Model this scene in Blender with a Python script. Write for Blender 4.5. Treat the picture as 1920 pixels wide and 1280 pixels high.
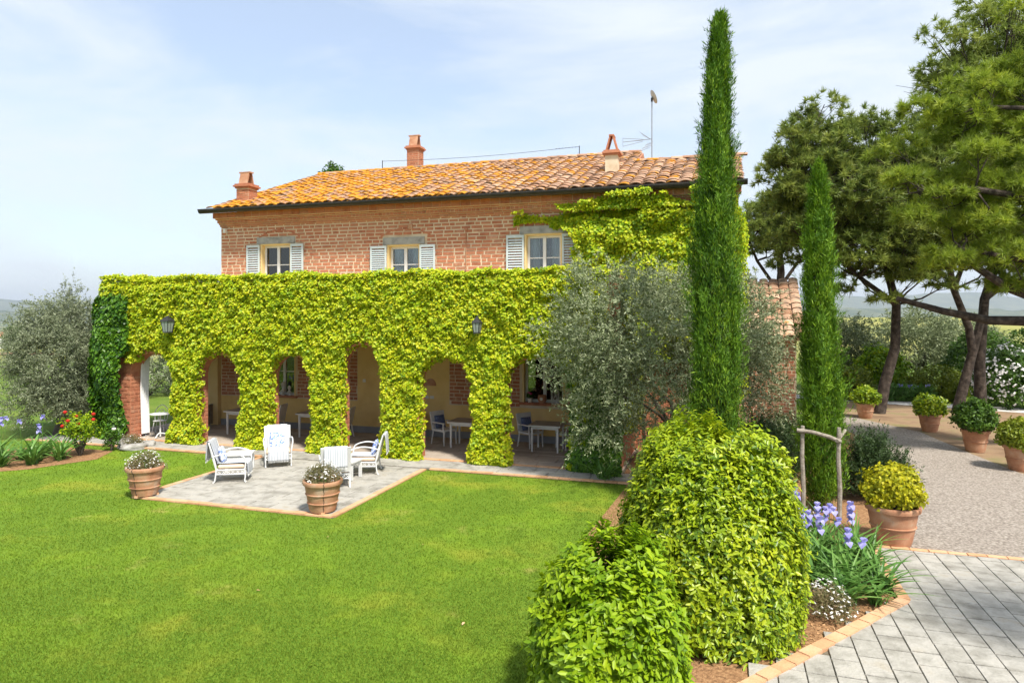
import bpy, math, random
import numpy as np
from mathutils import Vector, Matrix, Euler

for o in list(bpy.data.objects): bpy.data.objects.remove(o)
scene = bpy.context.scene
COL = scene.collection
R = math.radians

# ------------------------------------------------------------------ camera
EYE = 3.9
cam_d = bpy.data.cameras.new('camera'); cam = bpy.data.objects.new('camera', cam_d); COL.objects.link(cam)
cam.location = (0, 0, EYE); cam.rotation_euler = (R(90), 0, 0)
cam_d.sensor_width = 36; cam_d.lens = 24; cam_d.shift_y = -50/1920
cam_d.clip_start = .1; cam_d.clip_end = 60000
scene.camera = cam

# ------------------------------------------------------------------ sky, sun, exposure
SUN_EL, SUN_AZ = R(57), R(-61)           # azimuth as angle from +X in the ground plane, towards the sun
world = bpy.data.worlds.new('World'); scene.world = world; world.use_nodes = True
nt = world.node_tree; nt.nodes.clear()
def wn(t): return nt.nodes.new(t)
out = wn('ShaderNodeOutputWorld'); bg = wn('ShaderNodeBackground'); sky = wn('ShaderNodeTexSky')
sky.sky_type = 'NISHITA'; sky.sun_disc = False; sky.sun_elevation = SUN_EL
sky.sun_rotation = R(90) - SUN_AZ; sky.air_density = 1.0; sky.dust_density = 1.5; sky.ozone_density = 1.5
tc = wn('ShaderNodeTexCoord'); mp = wn('ShaderNodeMapping'); mp.inputs['Scale'].default_value = (1.1, 1.5, 4.2)
mp.inputs['Rotation'].default_value = (0, R(12), R(20)); mp.inputs['Location'].default_value = (.35, .1, .9)
nz = wn('ShaderNodeTexNoise'); nz.inputs['Scale'].default_value = 1.5; nz.inputs['Detail'].default_value = 7
nz.inputs['Roughness'].default_value = .58; nz.inputs['Distortion'].default_value = .5
cr = wn('ShaderNodeValToRGB'); cr.color_ramp.elements[0].position = .40; cr.color_ramp.elements[1].position = .60
cr.color_ramp.elements[0].color = (.36,)*3+(1,); cr.color_ramp.elements[1].color = (.96,)*3+(1,)
mx = wn('ShaderNodeMix'); mx.data_type = 'RGBA'; mx.inputs['B'].default_value = (3.6, 3.9, 4.2, 1)
nt.links.new(tc.outputs['Generated'], mp.inputs['Vector']); nt.links.new(mp.outputs[0], nz.inputs['Vector'])
nt.links.new(nz.outputs['Fac'], cr.inputs[0]); nt.links.new(cr.outputs[0], mx.inputs['Factor'])
nt.links.new(sky.outputs[0], mx.inputs['A']); nt.links.new(mx.outputs['Result'], bg.inputs['Color'])
bg.inputs['Strength'].default_value = .12
nt.links.new(bg.outputs[0], out.inputs['Surface'])
sun_d = bpy.data.lights.new('sun', 'SUN'); sun = bpy.data.objects.new('sun', sun_d); COL.objects.link(sun)
sun_d.energy = 3.3; sun_d.angle = R(6); sun_d.color = (1, .95, .86)
sv = Vector((math.cos(SUN_EL)*math.cos(SUN_AZ), math.cos(SUN_EL)*math.sin(SUN_AZ), math.sin(SUN_EL)))
sun.rotation_euler = sv.to_track_quat('Z', 'Y').to_euler(); sun.location = sv*60
scene.view_settings.view_transform = 'Standard'; scene.view_settings.look = 'None'
scene.view_settings.gamma = 1; scene.view_settings.exposure = 1.08

# ------------------------------------------------------------------ helpers
rng = np.random.default_rng(7); random.seed(7)
def ss(a, b, x):
    t = np.clip((np.asarray(x, float)-a)/(b-a), 0, 1); return t*t*(3-2*t)
def vnoise(p, seed=0):
    p = np.asarray(p, float); i = np.floor(p).astype(np.int64); f = p-i; f = f*f*(3-2*f); r = 0
    for c in range(8):
        o = np.array([c & 1, c >> 1 & 1, c >> 2 & 1]); q = i+o
        h = (q[:, 0]*374761393+q[:, 1]*668265263+q[:, 2]*2147483647+seed*974711) & 0xffffffff
        h = ((h ^ (h >> 13))*1274126177) & 0xffffffff; h = (h ^ (h >> 16))/4294967295.
        w = np.prod(np.where(o, f, 1-f), axis=1); r = r+h*w
    return r
def norm(a): return a/np.maximum(np.linalg.norm(a, axis=-1, keepdims=True), 1e-9)

def np_mesh(name, V, F, rnd=None, smooth=False):
    V = np.asarray(V, np.float32); F = np.asarray(F, np.int32); k = F.shape[1]
    me = bpy.data.meshes.new(name); me.vertices.add(len(V)); me.vertices.foreach_set('co', V.ravel())
    me.loops.add(F.size); me.loops.foreach_set('vertex_index', F.ravel())
    me.polygons.add(len(F)); me.polygons.foreach_set('loop_start', np.arange(0, F.size, k, dtype=np.int32))
    if smooth: me.polygons.foreach_set('use_smooth', np.ones(len(F), bool))
    me.update(calc_edges=True)
    if rnd is not None:
        a = me.attributes.new('rnd', 'FLOAT', 'POINT'); a.data.foreach_set('value', np.asarray(rnd, np.float32))
    return me

class MB:                                   # collects solids; .obj links them as ONE mesh object
    def __init__(s): s.v = []; s.f = []; s.r = []; s.cur = 0.
    def add(s, vs, fs):
        b = len(s.v); s.v += [tuple(x) for x in vs]; s.f += [tuple(i+b for i in f) for f in fs]; s.r += [s.cur]*len(vs); return s
    def box(s, c, d, rz=0, m=None):
        x, y, z = d[0]/2, d[1]/2, d[2]/2
        vs = [Vector((a*x, b*y, e*z)) for e in (-1, 1) for b in (-1, 1) for a in (-1, 1)]
        M = Matrix.Translation(c) @ (m if m is not None else Matrix.Rotation(rz, 4, 'Z'))
        return s.add([M @ q for q in vs], [(0, 2, 3, 1), (4, 5, 7, 6), (0, 1, 5, 4), (2, 6, 7, 3), (0, 4, 6, 2), (1, 3, 7, 5)])
    def bb(s, x0, x1, y0, y1, z0, z1): return s.box(((x0+x1)/2, (y0+y1)/2, (z0+z1)/2), (x1-x0, y1-y0, z1-z0))
    def quad(s, a, b, c, d): return s.add([a, b, c, d], [(0, 1, 2, 3)])
    def tube(s, pts, rad, n=8):
        pts = [Vector(p) for p in pts]; rad = [rad]*len(pts) if not hasattr(rad, '__len__') else rad
        vs = []; fs = []; prev = None
        for i, p in enumerate(pts):
            t = (pts[min(i+1, len(pts)-1)]-pts[max(i-1, 0)]).normalized()
            if prev is None: a = t.orthogonal().normalized()
            else:
                a = prev-t*prev.dot(t); a = a.normalized() if a.length > 1e-6 else t.orthogonal().normalized()
            prev = a; b = t.cross(a)
            for k in range(n):
                g = 2*math.pi*k/n; vs.append(p+(a*math.cos(g)+b*math.sin(g))*rad[i])
        m = len(pts)
        for i in range(m-1):
            for k in range(n): fs.append((i*n+k, i*n+(k+1) % n, (i+1)*n+(k+1) % n, (i+1)*n+k))
        fs.append(tuple(reversed(range(n)))); fs.append(tuple((m-1)*n+k for k in range(n)))
        return s.add(vs, fs)
    def lathe(s, prof, n=24, c=(0, 0, 0)):
        vs = []; fs = []
        for r, z in prof:
            for k in range(n): g = 2*math.pi*k/n; vs.append((c[0]+r*math.cos(g), c[1]+r*math.sin(g), c[2]+z))
        for i in range(len(prof)-1):
            for k in range(n): fs.append((i*n+k, i*n+(k+1) % n, (i+1)*n+(k+1) % n, (i+1)*n+k))
        fs.append(tuple(reversed(range(n)))); fs.append(tuple((len(prof)-1)*n+k for k in range(n)))
        return s.add(vs, fs)
    def prism(s, poly, z0, z1):
        n = len(poly); vs = [(x, y, z0) for x, y in poly]+[(x, y, z1) for x, y in poly]
        return s.add(vs, [tuple(reversed(range(n))), tuple(range(n, 2*n))]+[(i, (i+1) % n, n+(i+1) % n, n+i) for i in range(n)])
    def mesh(s, name, smooth=False):
        me = bpy.data.meshes.new(name); me.from_pydata([tuple(v) for v in s.v], [], s.f)
        if any(s.r):
            a = me.attributes.new('rnd', 'FLOAT', 'POINT'); a.data.foreach_set('value', np.array(s.r, np.float32))
        if smooth:
            me.polygons.foreach_set('use_smooth', np.ones(len(me.polygons), bool)); me.set_sharp_from_angle(angle=R(42))
        me.update(); return me
    def obj(s, name, m, parent=None, loc=(0, 0, 0), rz=0, smooth=False): return ob(name, s.mesh(name, smooth), m, parent, loc, rz)

def ob(name, me, m=None, parent=None, loc=(0, 0, 0), rz=0, rot=None, scale=None):
    o = bpy.data.objects.new(name, me); COL.objects.link(o); o.location = loc
    o.rotation_euler = rot if rot is not None else (0, 0, rz)
    if scale is not None: o.scale = scale
    if m is not None and not me.materials: me.materials.append(m)
    if parent: o.parent = parent
    return o
def tag(o, label=None, cat=None, group=None, kind=None):
    if label: o['label'] = label
    if cat: o['category'] = cat
    if group: o['group'] = group
    if kind: o['kind'] = kind
    return o
def empty(name, loc=(0, 0, 0), rz=0, label=None, cat=None, group=None):
    o = bpy.data.objects.new(name, None); COL.objects.link(o); o.location = loc; o.rotation_euler = (0, 0, rz)
    o.empty_display_size = .2; return tag(o, label, cat, group)
def copy_tree(o, parent=None):
    c = o.copy(); COL.objects.link(c); c.parent = parent
    for ch in [x for x in o.children]: copy_tree(ch, c)
    return c

# ------------------------------------------------------------------ materials
def pmat(name, cols, scale=4, rough=.75, bump=0, bscale=60, rnd=0., spec=.3, transl=0., metal=0., detail=5, stops=None, lo=.3, hi=.7, tcol=None):
    m = bpy.data.materials.new(name); m.use_nodes = True; t = m.node_tree; N = t.nodes; L = t.links; N.clear()
    o = N.new('ShaderNodeOutputMaterial'); b = N.new('ShaderNodeBsdfPrincipled')
    b.inputs['Roughness'].default_value = rough; b.inputs['Specular IOR Level'].default_value = spec; b.inputs['Metallic'].default_value = metal
    g = N.new('ShaderNodeNewGeometry'); n = N.new('ShaderNodeTexNoise'); n.inputs['Scale'].default_value = scale; n.inputs['Detail'].default_value = detail
    n.inputs['Roughness'].default_value = .6
    L.new(g.outputs['Position'], n.inputs['Vector'])
    mr = N.new('ShaderNodeMapRange'); mr.inputs[1].default_value = lo; mr.inputs[2].default_value = hi; L.new(n.outputs['Fac'], mr.inputs[0])
    fac = mr.outputs[0]
    if rnd > 0:
        a = N.new('ShaderNodeAttribute'); a.attribute_name = 'rnd'; oi = N.new('ShaderNodeObjectInfo')
        ad = N.new('ShaderNodeMath'); ad.operation = 'ADD'; L.new(a.outputs['Fac'], ad.inputs[0]); L.new(oi.outputs['Random'], ad.inputs[1])
        fr = N.new('ShaderNodeMath'); fr.operation = 'FRACT'; L.new(ad.outputs[0], fr.inputs[0])
        mm = N.new('ShaderNodeMix'); mm.inputs[0].default_value = rnd; L.new(fac, mm.inputs[2]); L.new(fr.outputs[0], mm.inputs[3]); fac = mm.outputs[0]
    c = N.new('ShaderNodeValToRGB'); e = c.color_ramp.elements
    while len(e) < len(cols): e.new(.5)
    for i, q in enumerate(cols):
        e[i].position = stops[i] if stops else i/max(1, len(cols)-1); e[i].color = tuple(q)+(1,)
    L.new(fac, c.inputs[0]); L.new(c.outputs[0], b.inputs['Base Color']); res = b.outputs[0]
    if bump:
        n2 = N.new('ShaderNodeTexNoise'); n2.inputs['Scale'].default_value = bscale; n2.inputs['Detail'].default_value = 4; L.new(g.outputs['Position'], n2.inputs['Vector'])
        bp = N.new('ShaderNodeBump'); bp.inputs['Strength'].default_value = bump; bp.inputs['Distance'].default_value = .02
        L.new(n2.outputs['Fac'], bp.inputs['Height']); L.new(bp.outputs[0], b.inputs['Normal'])
    if transl:
        tr = N.new('ShaderNodeBsdfTranslucent'); ms = N.new('ShaderNodeMixShader'); ms.inputs[0].default_value = transl
        L.new(c.outputs[0], tr.inputs['Color']); L.new(res, ms.inputs[1]); L.new(tr.outputs[0], ms.inputs[2]); res = ms.outputs[0]
    L.new(res, o.inputs['Surface']); m['ramp'] = c.name; return m
def leafmat(name, cols, scale=1.2, rnd=.7, transl=.35, rough=.5, spec=.3): return pmat(name, cols, scale, rough, 0, 1, rnd, spec, transl)

def glass_mat():
    m = bpy.data.materials.new('window_glass'); m.use_nodes = True; N = m.node_tree.nodes; L = m.node_tree.links; N.clear()
    o = N.new('ShaderNodeOutputMaterial'); tr = N.new('ShaderNodeBsdfTransparent'); gl = N.new('ShaderNodeBsdfGlossy'); f = N.new('ShaderNodeFresnel')
    tr.inputs[0].default_value = (.8, .85, .85, 1); gl.inputs['Roughness'].default_value = .02; f.inputs[0].default_value = 1.9
    ms = N.new('ShaderNodeMixShader'); L.new(f.outputs[0], ms.inputs[0]); L.new(tr.outputs[0], ms.inputs[1]); L.new(gl.outputs[0], ms.inputs[2]); L.new(ms.outputs[0], o.inputs[0]); return m

M = {}
M['glass'] = glass_mat()
M['brick'] = pmat('brick', [(.24,.09,.05),(.40,.15,.08),(.48,.20,.11),(.38,.17,.10),(.54,.30,.19)], 7, .85, .5, 45, .62)
M['mortar'] = pmat('mortar', [(.50,.37,.24),(.62,.50,.35),(.66,.57,.43)], 2.2, .9, .6, 50)
M['yellow'] = pmat('yellow_plaster', [(.62,.42,.16),(.72,.52,.21),(.76,.56,.26)], 1.1, .85, .15, 30)
M['jamb'] = pmat('cream_plaster', [(.68,.50,.22),(.74,.57,.28)], 2, .8)
M['grey_skirt'] = pmat('grey_skirting', [(.22,.23,.25),(.30,.31,.33)], 3, .8)
M['stone'] = pmat('grey_stone', [(.20,.20,.185),(.30,.30,.28),(.36,.36,.33)], 5, .85, .4, 40)
M['slab'] = pmat('paving_slab', [(.17,.155,.13),(.28,.265,.23),(.38,.36,.32),(.33,.295,.235)], 3.4, .85, .7, 24, .28)
M['slab_in'] = pmat('loggia_slab', [(.30,.25,.20),(.38,.32,.26),(.44,.37,.30)], 2.6, .8, .3, 28, .45)
M['joint'] = pmat('paving_joint', [(.10,.085,.06),(.16,.14,.10)], 9, .95)
M['terraedge'] = pmat('terracotta_edging', [(.42,.22,.11),(.58,.33,.18),(.62,.40,.25)], 5, .85, .4, 40, .5)
M['terra'] = pmat('terracotta', [(.22,.11,.07),(.38,.18,.10),(.45,.25,.15),(.46,.34,.25)], 3.2, .8, .25, 50, .15)
M['tile'] = None
M['gutter'] = pmat('gutter_metal', [(.028,.024,.02),(.05,.043,.036)], 8, .45, metal=.3)
M['white'] = pmat('white_paint', [(.62,.62,.61),(.70,.70,.69)], 8, .45)
M['cloth'] = pmat('white_cloth', [(.70,.70,.69),(.80,.80,.79)], 14, .9)
M['beige'] = pmat('beige_cushion', [(.62,.47,.33),(.70,.55,.41)], 12, .9)
M['shutter'] = pmat('shutter_paint', [(.46,.54,.56),(.54,.61,.62)], 6, .5)
M['frame'] = pmat('window_frame_paint', [(.62,.64,.63),(.70,.71,.70)], 6, .5)
M['curtain'] = pmat('curtain', [(.6,.62,.64),(.75,.76,.76)], 9, .9)
M['dark'] = pmat('dark_interior', [(.03,.028,.025),(.05,.045,.04)], 3, .9)  # near-black in place of unlit rooms at the windows
M['iron'] = pmat('dark_iron', [(.03,.03,.032),(.07,.07,.072)], 12, .5, metal=.5)
M['frost'] = pmat('lantern_glass', [(.20,.23,.21),(.28,.31,.28)], 8, .25)
M['wood'] = pmat('weathered_wood', [(.16,.13,.10),(.30,.26,.21),(.38,.34,.29)], 9, .9, .6, 50)
M['bark'] = pmat('bark', [(.016,.012,.009),(.05,.037,.029),(.11,.085,.068)], 6, .95, 1., 22)
M['barkgrey'] = pmat('grey_bark', [(.06,.052,.042),(.14,.12,.10)], 8, .95, .8, 25)
M['tabletop'] = pmat('table_top', [(.36,.31,.25),(.44,.38,.31)], 5, .55)
M['bluecloth'] = pmat('navy_cushion', [(.05,.07,.15),(.10,.13,.24),(.22,.25,.36)], 38, .9)
M['bluepat'] = pmat('blue_white_cushion', [(.16,.24,.56),(.28,.37,.68),(.72,.76,.85),(.78,.8,.86)], 17, .9, lo=.38, hi=.62, detail=1)
M['soil'] = pmat('soil', [(.12,.065,.03),(.24,.135,.065),(.34,.21,.11)], 16, .95, 1., 60)
M['mulch'] = pmat('mulch', [(.14,.075,.035),(.30,.16,.075),(.44,.26,.13)], 24, .95, 1., 70)
M['gravel'] = pmat('gravel', [(.13,.105,.08),(.31,.265,.225),(.50,.445,.385)], 22, .95, 1., 95, detail=10)
M['earth'] = pmat('dry_earth', [(.17,.105,.06),(.27,.18,.105),(.17,.165,.06)], .9, .95, .8, 40, detail=9)  # earth tone lowered to stand in for the pines' dappled shade
M['road'] = pmat('white_road', [(.50,.47,.43),(.62,.59,.55)], 2, .9, .3, 50)
M['rock'] = pmat('rock', [(.16,.15,.135),(.29,.275,.25),(.40,.385,.36)], 5, .9, .8, 25)
M['dish'] = pmat('dish_grey', [(.42,.41,.38),(.5,.49,.46)], 6, .6)
M['alu'] = pmat('aerial_metal', [(.30,.31,.32),(.38,.39,.4)], 6, .45, metal=.6)

# foliage
M['vine'] = leafmat('vine_leaf', [(.06,.15,.005),(.17,.31,.007),(.35,.46,.010),(.53,.56,.012),(.60,.53,.018)], 4, .80, .32)
M['ivy'] = leafmat('ivy_leaf', [(.018,.06,.008),(.04,.115,.01),(.085,.20,.012),(.15,.27,.02)], 2, .75, .25, .4)
M['laurel'] = leafmat('laurel_leaf', [(.045,.11,.006),(.13,.23,.008),(.31,.42,.012),(.50,.54,.02)], 1.6, .72, .35, .38, .4)
M['hydrangea'] = leafmat('light_shrub_leaf', [(.055,.14,.006),(.17,.30,.008),(.34,.47,.012),(.52,.57,.02)], 1.6, .72, .38, .45)
M['cypress'] = leafmat('cypress_leaf', [(.025,.07,.006),(.075,.175,.008),(.16,.29,.012),(.29,.42,.02)], 2.5, .75, .28, .6)
M['olive'] = leafmat('olive_leaf', [(.08,.11,.04),(.18,.22,.10),(.29,.33,.18),(.42,.45,.28)], 1.4, .75, .2, .45)
M['olive_dark'] = leafmat('olive_leaf_dark', [(.06,.085,.04),(.14,.17,.09),(.23,.26,.155),(.34,.365,.24)], 1.0, .75, .2, .45)
M['pine'] = leafmat('pine_needle', [(.08,.12,.025),(.16,.22,.04),(.26,.32,.06),(.37,.41,.09)], .8, .6, .38, .5)
M['pine_near'] = leafmat('fresh_pine_needle', [(.11,.17,.02),(.23,.31,.03),(.36,.44,.042),(.50,.53,.065)], .8, .6, .4, .5)
M['rosemary'] = leafmat('rosemary_leaf', [(.018,.04,.012),(.04,.075,.02),(.075,.12,.035)], 2, .7, .15)
M['green'] = leafmat('green_leaf', [(.03,.075,.008),(.065,.14,.012),(.12,.22,.02)], 1.5, .7, .3)
M['yellowleaf'] = leafmat('golden_leaf', [(.22,.26,.01),(.44,.42,.012),(.60,.54,.02)], 3, .8, .35)
M['yg'] = leafmat('yellowgreen_leaf', [(.08,.13,.01),(.18,.23,.015),(.30,.33,.02)], 2, .7, .3)
M['irisleaf'] = leafmat('iris_leaf', [(.06,.16,.03),(.13,.27,.05),(.22,.37,.09)], 3, .6, .3, .4)
M['irispetal'] = pmat('iris_petal', [(.22,.20,.58),(.36,.34,.74),(.55,.53,.85)], 14, .6, rnd=.4, transl=.3)
M['red'] = pmat('red_rose', [(.45,.015,.01),(.65,.04,.025)], 20, .6, transl=.2)
M['pink'] = pmat('pink_flower', [(.55,.04,.2),(.7,.1,.3)], 20, .6)
M['petal'] = pmat('white_petal', [(.72,.70,.68),(.82,.80,.78)], 20, .7, transl=.2)
M['daisyleaf'] = leafmat('daisy_foliage', [(.12,.13,.05),(.20,.19,.08),(.32,.22,.14)], 6, .7, .2)
M['mulch_chip'] = pmat('bark_chip', [(.16,.08,.035),(.34,.18,.08),(.50,.31,.16)], 24, .95, rnd=.7)
# ---- materials that need more nodes
def node_mat(name, rough=.9, spec=.2):
    m = bpy.data.materials.new(name); m.use_nodes = True; t = m.node_tree; t.nodes.clear()
    o = t.nodes.new('ShaderNodeOutputMaterial'); b = t.nodes.new('ShaderNodeBsdfPrincipled')
    b.inputs['Roughness'].default_value = rough; b.inputs['Specular IOR Level'].default_value = spec
    t.links.new(b.outputs[0], o.inputs[0]); return m, t, b
class G:                                   # tiny node-graph helper
    def __init__(s, t): s.t = t; s.pos = t.nodes.new('ShaderNodeNewGeometry').outputs['Position']
    def noise(s, scale, detail=4, rough=.6, vec=None, lo=None, hi=None):
        n = s.t.nodes.new('ShaderNodeTexNoise'); n.inputs['Scale'].default_value = scale; n.inputs['Detail'].default_value = detail
        n.inputs['Roughness'].default_value = rough; s.t.links.new(vec or s.pos, n.inputs['Vector'])
        return n.outputs['Fac'] if lo is None else s.rng(n.outputs['Fac'], lo, hi)
    def rng(s, v, lo, hi, a=0, b=1):
        n = s.t.nodes.new('ShaderNodeMapRange'); n.interpolation_type = 'SMOOTHSTEP'
        for i, q in enumerate((v, lo, hi, a, b)):
            if hasattr(q, 'is_linked'): s.t.links.new(q, n.inputs[i])
            else: n.inputs[i].default_value = q
        return n.outputs[0]
    def math(s, op, a, b=0.):
        n = s.t.nodes.new('ShaderNodeMath'); n.operation = op
        for i, q in enumerate((a, b)):
            if hasattr(q, 'is_linked'): s.t.links.new(q, n.inputs[i])
            else: n.inputs[i].default_value = q
        return n.outputs[0]
    def mix(s, f, a, b):
        n = s.t.nodes.new('ShaderNodeMix'); n.data_type = 'RGBA'
        for k, q in (('Factor', f), ('A', a), ('B', b)):
            if hasattr(q, 'is_linked'): s.t.links.new(q, n.inputs[k])
            else: n.inputs[k].default_value = q if k == 'Factor' else tuple(q)+(1,)
        return n.outputs['Result']
    def sep(s, v=None):
        n = s.t.nodes.new('ShaderNodeSeparateXYZ'); s.t.links.new(v or s.pos, n.inputs[0]); return n.outputs
    def rnd(s):
        a = s.t.nodes.new('ShaderNodeAttribute'); a.attribute_name = 'rnd'; oi = s.t.nodes.new('ShaderNodeObjectInfo')
        return s.math('FRACT', s.math('ADD', a.outputs['Fac'], oi.outputs['Random']))
    def bump(s, b, h, st, dist=.02):
        n = s.t.nodes.new('ShaderNodeBump'); n.inputs['Strength'].default_value = st; n.inputs['Distance'].default_value = dist
        s.t.links.new(h, n.inputs['Height']); s.t.links.new(n.outputs[0], b.inputs['Normal'])

# roof tile: pinkish clay with orange lichen, thicker towards the far end of the roof
def tile_mat(name, lichen):
    m, t, b = node_mat(name, .9); g = G(t); r = g.rnd()
    clay = g.mix(r, (.32, .17, .10), (.58, .40, .28)); clay = g.mix(g.noise(3, 5, lo=.45, hi=.75), clay, (.17, .13, .10))
    lic = g.mix(g.noise(9, 4, lo=.35, hi=.65), (.44, .17, .015), (.56, .26, .022)); lic = g.mix(g.noise(2.2, 3, lo=.5, hi=.75), lic, (.30, .13, .03))
    f = g.math('ADD', g.noise(2.6, 6, .7), g.math('MULTIPLY', g.math('SUBTRACT', r, .5), .28))
    if lichen: f = g.math('ADD', f, g.rng(g.sep()[0], 6, -9, -.055, .12))
    f = g.rng(f, .50, .60) if lichen else g.rng(f, .66, .8)
    t.links.new(g.mix(f, clay, lic), b.inputs['Base Color']); g.bump(b, g.noise(40, 4), .6); return m
M['tile'] = tile_mat('roof_tile_lichen', True); M['tile_plain'] = tile_mat('roof_tile_grey', False)
def lawn_mat(name, transl=0):
    m, t, b = node_mat(name, .85); g = G(t)
    c = g.mix(g.noise(1.3, 6, .65, lo=.3, hi=.7), (.10, .22, .010), (.17, .30, .014))
    c = g.mix(g.noise(.42, 5, .6, lo=.46, hi=.66), c, (.30, .31, .03))
    c = g.mix(g.noise(.75, 7, .7, lo=.56, hi=.72), c, (.42, .34, .11)); c = g.mix(g.noise(.6, 6, .7, lo=.60, hi=.44), c, (.075, .175, .009))
    c = g.mix(g.noise(38, 3, .7, lo=.3, hi=.75), c, (.21, .29, .025))
    if transl: c = g.mix(g.rng(g.rnd(), .0, 1.), c, g.mix(.5, c, (.26, .35, .035)))
    t.links.new(c, b.inputs['Base Color']); g.bump(b, g.noise(120, 3), .8, .03)
    if transl:
        tr = t.nodes.new('ShaderNodeBsdfTranslucent'); ms = t.nodes.new('ShaderNodeMixShader'); ms.inputs[0].default_value = transl; t.links.new(c, tr.inputs[0]); t.links.new(b.outputs[0], ms.inputs[1]); t.links.new(tr.outputs[0], ms.inputs[2])
        t.links.new(ms.outputs[0], [n for n in t.nodes if n.type == 'OUTPUT_MATERIAL'][0].inputs[0])
    return m
M['lawn'] = lawn_mat('lawn_grass'); M['blade'] = lawn_mat('grass_blade', .3)
def ground_mat():
    m, t, b = node_mat('meadow', .95); g = G(t); x, y, z = g.sep()
    c = g.mix(g.noise(.5, 7, .65, lo=.3, hi=.7), (.07, .14, .012), (.15, .20, .03))
    wheat = g.mix(g.noise(.03, 6, .65, lo=.3, hi=.7), (.19, .21, .05), (.30, .28, .09))
    plain = g.mix(g.noise(.0025, 8, .7, lo=.42, hi=.6), (.05, .085, .03), (.20, .19, .08))
    soil = g.mix(g.noise(.05, 5, lo=.3, hi=.7), (.24, .145, .085), (.32, .20, .12))
    c = g.mix(g.rng(y, 50, 75), c, wheat)
    br = g.math('MULTIPLY', g.rng(y, 74, 84), g.math('MULTIPLY', g.rng(y, 215, 190), g.rng(x, -30, -36)))
    c = g.mix(br, c, soil); c = g.mix(g.rng(y, 260, 420), c, plain)
    t.links.new(c, b.inputs['Base Color']); g.bump(b, g.noise(30, 4), .6, .05); return m
M['ground'] = ground_mat()
def hills_mat():
    m, t, b = node_mat('wooded_hills', 1.); g = G(t)
    t.links.new(g.mix(g.noise(.004, 8, .7, lo=.35, hi=.65), (.035, .06, .025), (.12, .13, .06)), b.inputs['Base Color']); return m
def stripe_mat():
    m, t, b = node_mat('striped_throw', .95); g = G(t); tc = t.nodes.new('ShaderNodeTexCoord'); x = g.sep(tc.outputs['Object'])[0]
    w = g.math('SINE', g.math('MULTIPLY', x, 170.)); c = g.mix(g.rng(w, .0, .6), (.62, .62, .62), (.30, .34, .40))
    t.links.new(c, b.inputs['Base Color']); return m
M['throw'] = stripe_mat()

# ------------------------------------------------------------------ the house frame: s along the facade, d into depth
ANG = R(-17.3); BX, BY = 1.70, 16.75
U = Vector((math.cos(ANG), math.sin(ANG), 0)); V = Vector((-math.sin(ANG), math.cos(ANG), 0))
def HW(s, d, z=0): return Vector((BX, BY, 0))+U*s+V*d+Vector((0, 0, z))
def HWn(a): a = np.asarray(a); return np.stack([BX+U.x*a[:, 0]+V.x*a[:, 1], BY+U.y*a[:, 0]+V.y*a[:, 1], a[:, 2]], 1)
def hframe(name, **k): return empty(name, (BX, BY, 0), ANG, **k)

# ------------------------------------------------------------------ terrain
def gz(x, y):
    x = np.asarray(x, float); y = np.asarray(y, float); az = x/np.maximum(y, 1)
    wl = ss(-.05, -.45, az) if False else 1-ss(-.45, -.05, az)
    z = wl*(-9.5*ss(38, 270, y))+(1-wl)*(2.7*ss(60, 220, y))
    return z-62*ss(300, 2600, y)
ys = np.concatenate([np.linspace(-45, 60, 24), 60*np.power(26000/60, np.linspace(.02, 1, 70))])
q = np.linspace(-1, 1, 101); xs = np.sign(q)*(np.abs(q)*60+np.abs(q)**6*26000)
X, Y = np.meshgrid(xs, ys); Z = gz(X, Y)
nx = len(xs); I = np.arange(len(ys)*nx).reshape(len(ys), nx)
F = np.stack([I[:-1, :-1], I[:-1, 1:], I[1:, 1:], I[1:, :-1]], -1).reshape(-1, 4)
tag(ob('ground', np_mesh('ground', np.stack([X, Y, Z], -1).reshape(-1, 3), F, smooth=True), M['ground']), kind='structure')
def hills(name, dist, h0, amp, seed, m):
    az = np.linspace(-1.25, 1.25, 320); rows = []
    for k, (rr, hh) in enumerate(((.88, 0), (.93, .42), (.97, .8), (1, 1), (1.06, .7), (1.2, 0))):
        a = np.stack([az*9+seed*3, np.full_like(az, k*.35), np.zeros_like(az)], 1)
        n = .55*vnoise(a, seed)+.28*vnoise(a*2.7, seed+1)+.17*vnoise(a*7, seed+2)
        hgt = (h0+amp*(n-.5)*2)*hh*(1+.42*ss(.25, .6, az)); y = dist*rr*np.ones_like(az); x = az*dist*rr
        rows.append(np.stack([x, y, -64+hgt+(0 if hh else -6)], 1))
    Vv = np.concatenate(rows); n = len(az); I = np.arange(6*n).reshape(6, n)
    F = np.stack([I[:-1, :-1], I[:-1, 1:], I[1:, 1:], I[1:, :-1]], -1).reshape(-1, 4)
    tag(ob(name, np_mesh(name, Vv, F, smooth=True), m), kind='structure')
hm = hills_mat()
hills('hills', 15500, 372, 95, 3, hm); hills('foothills', 8200, 112, 45, 11, hm)

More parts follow.
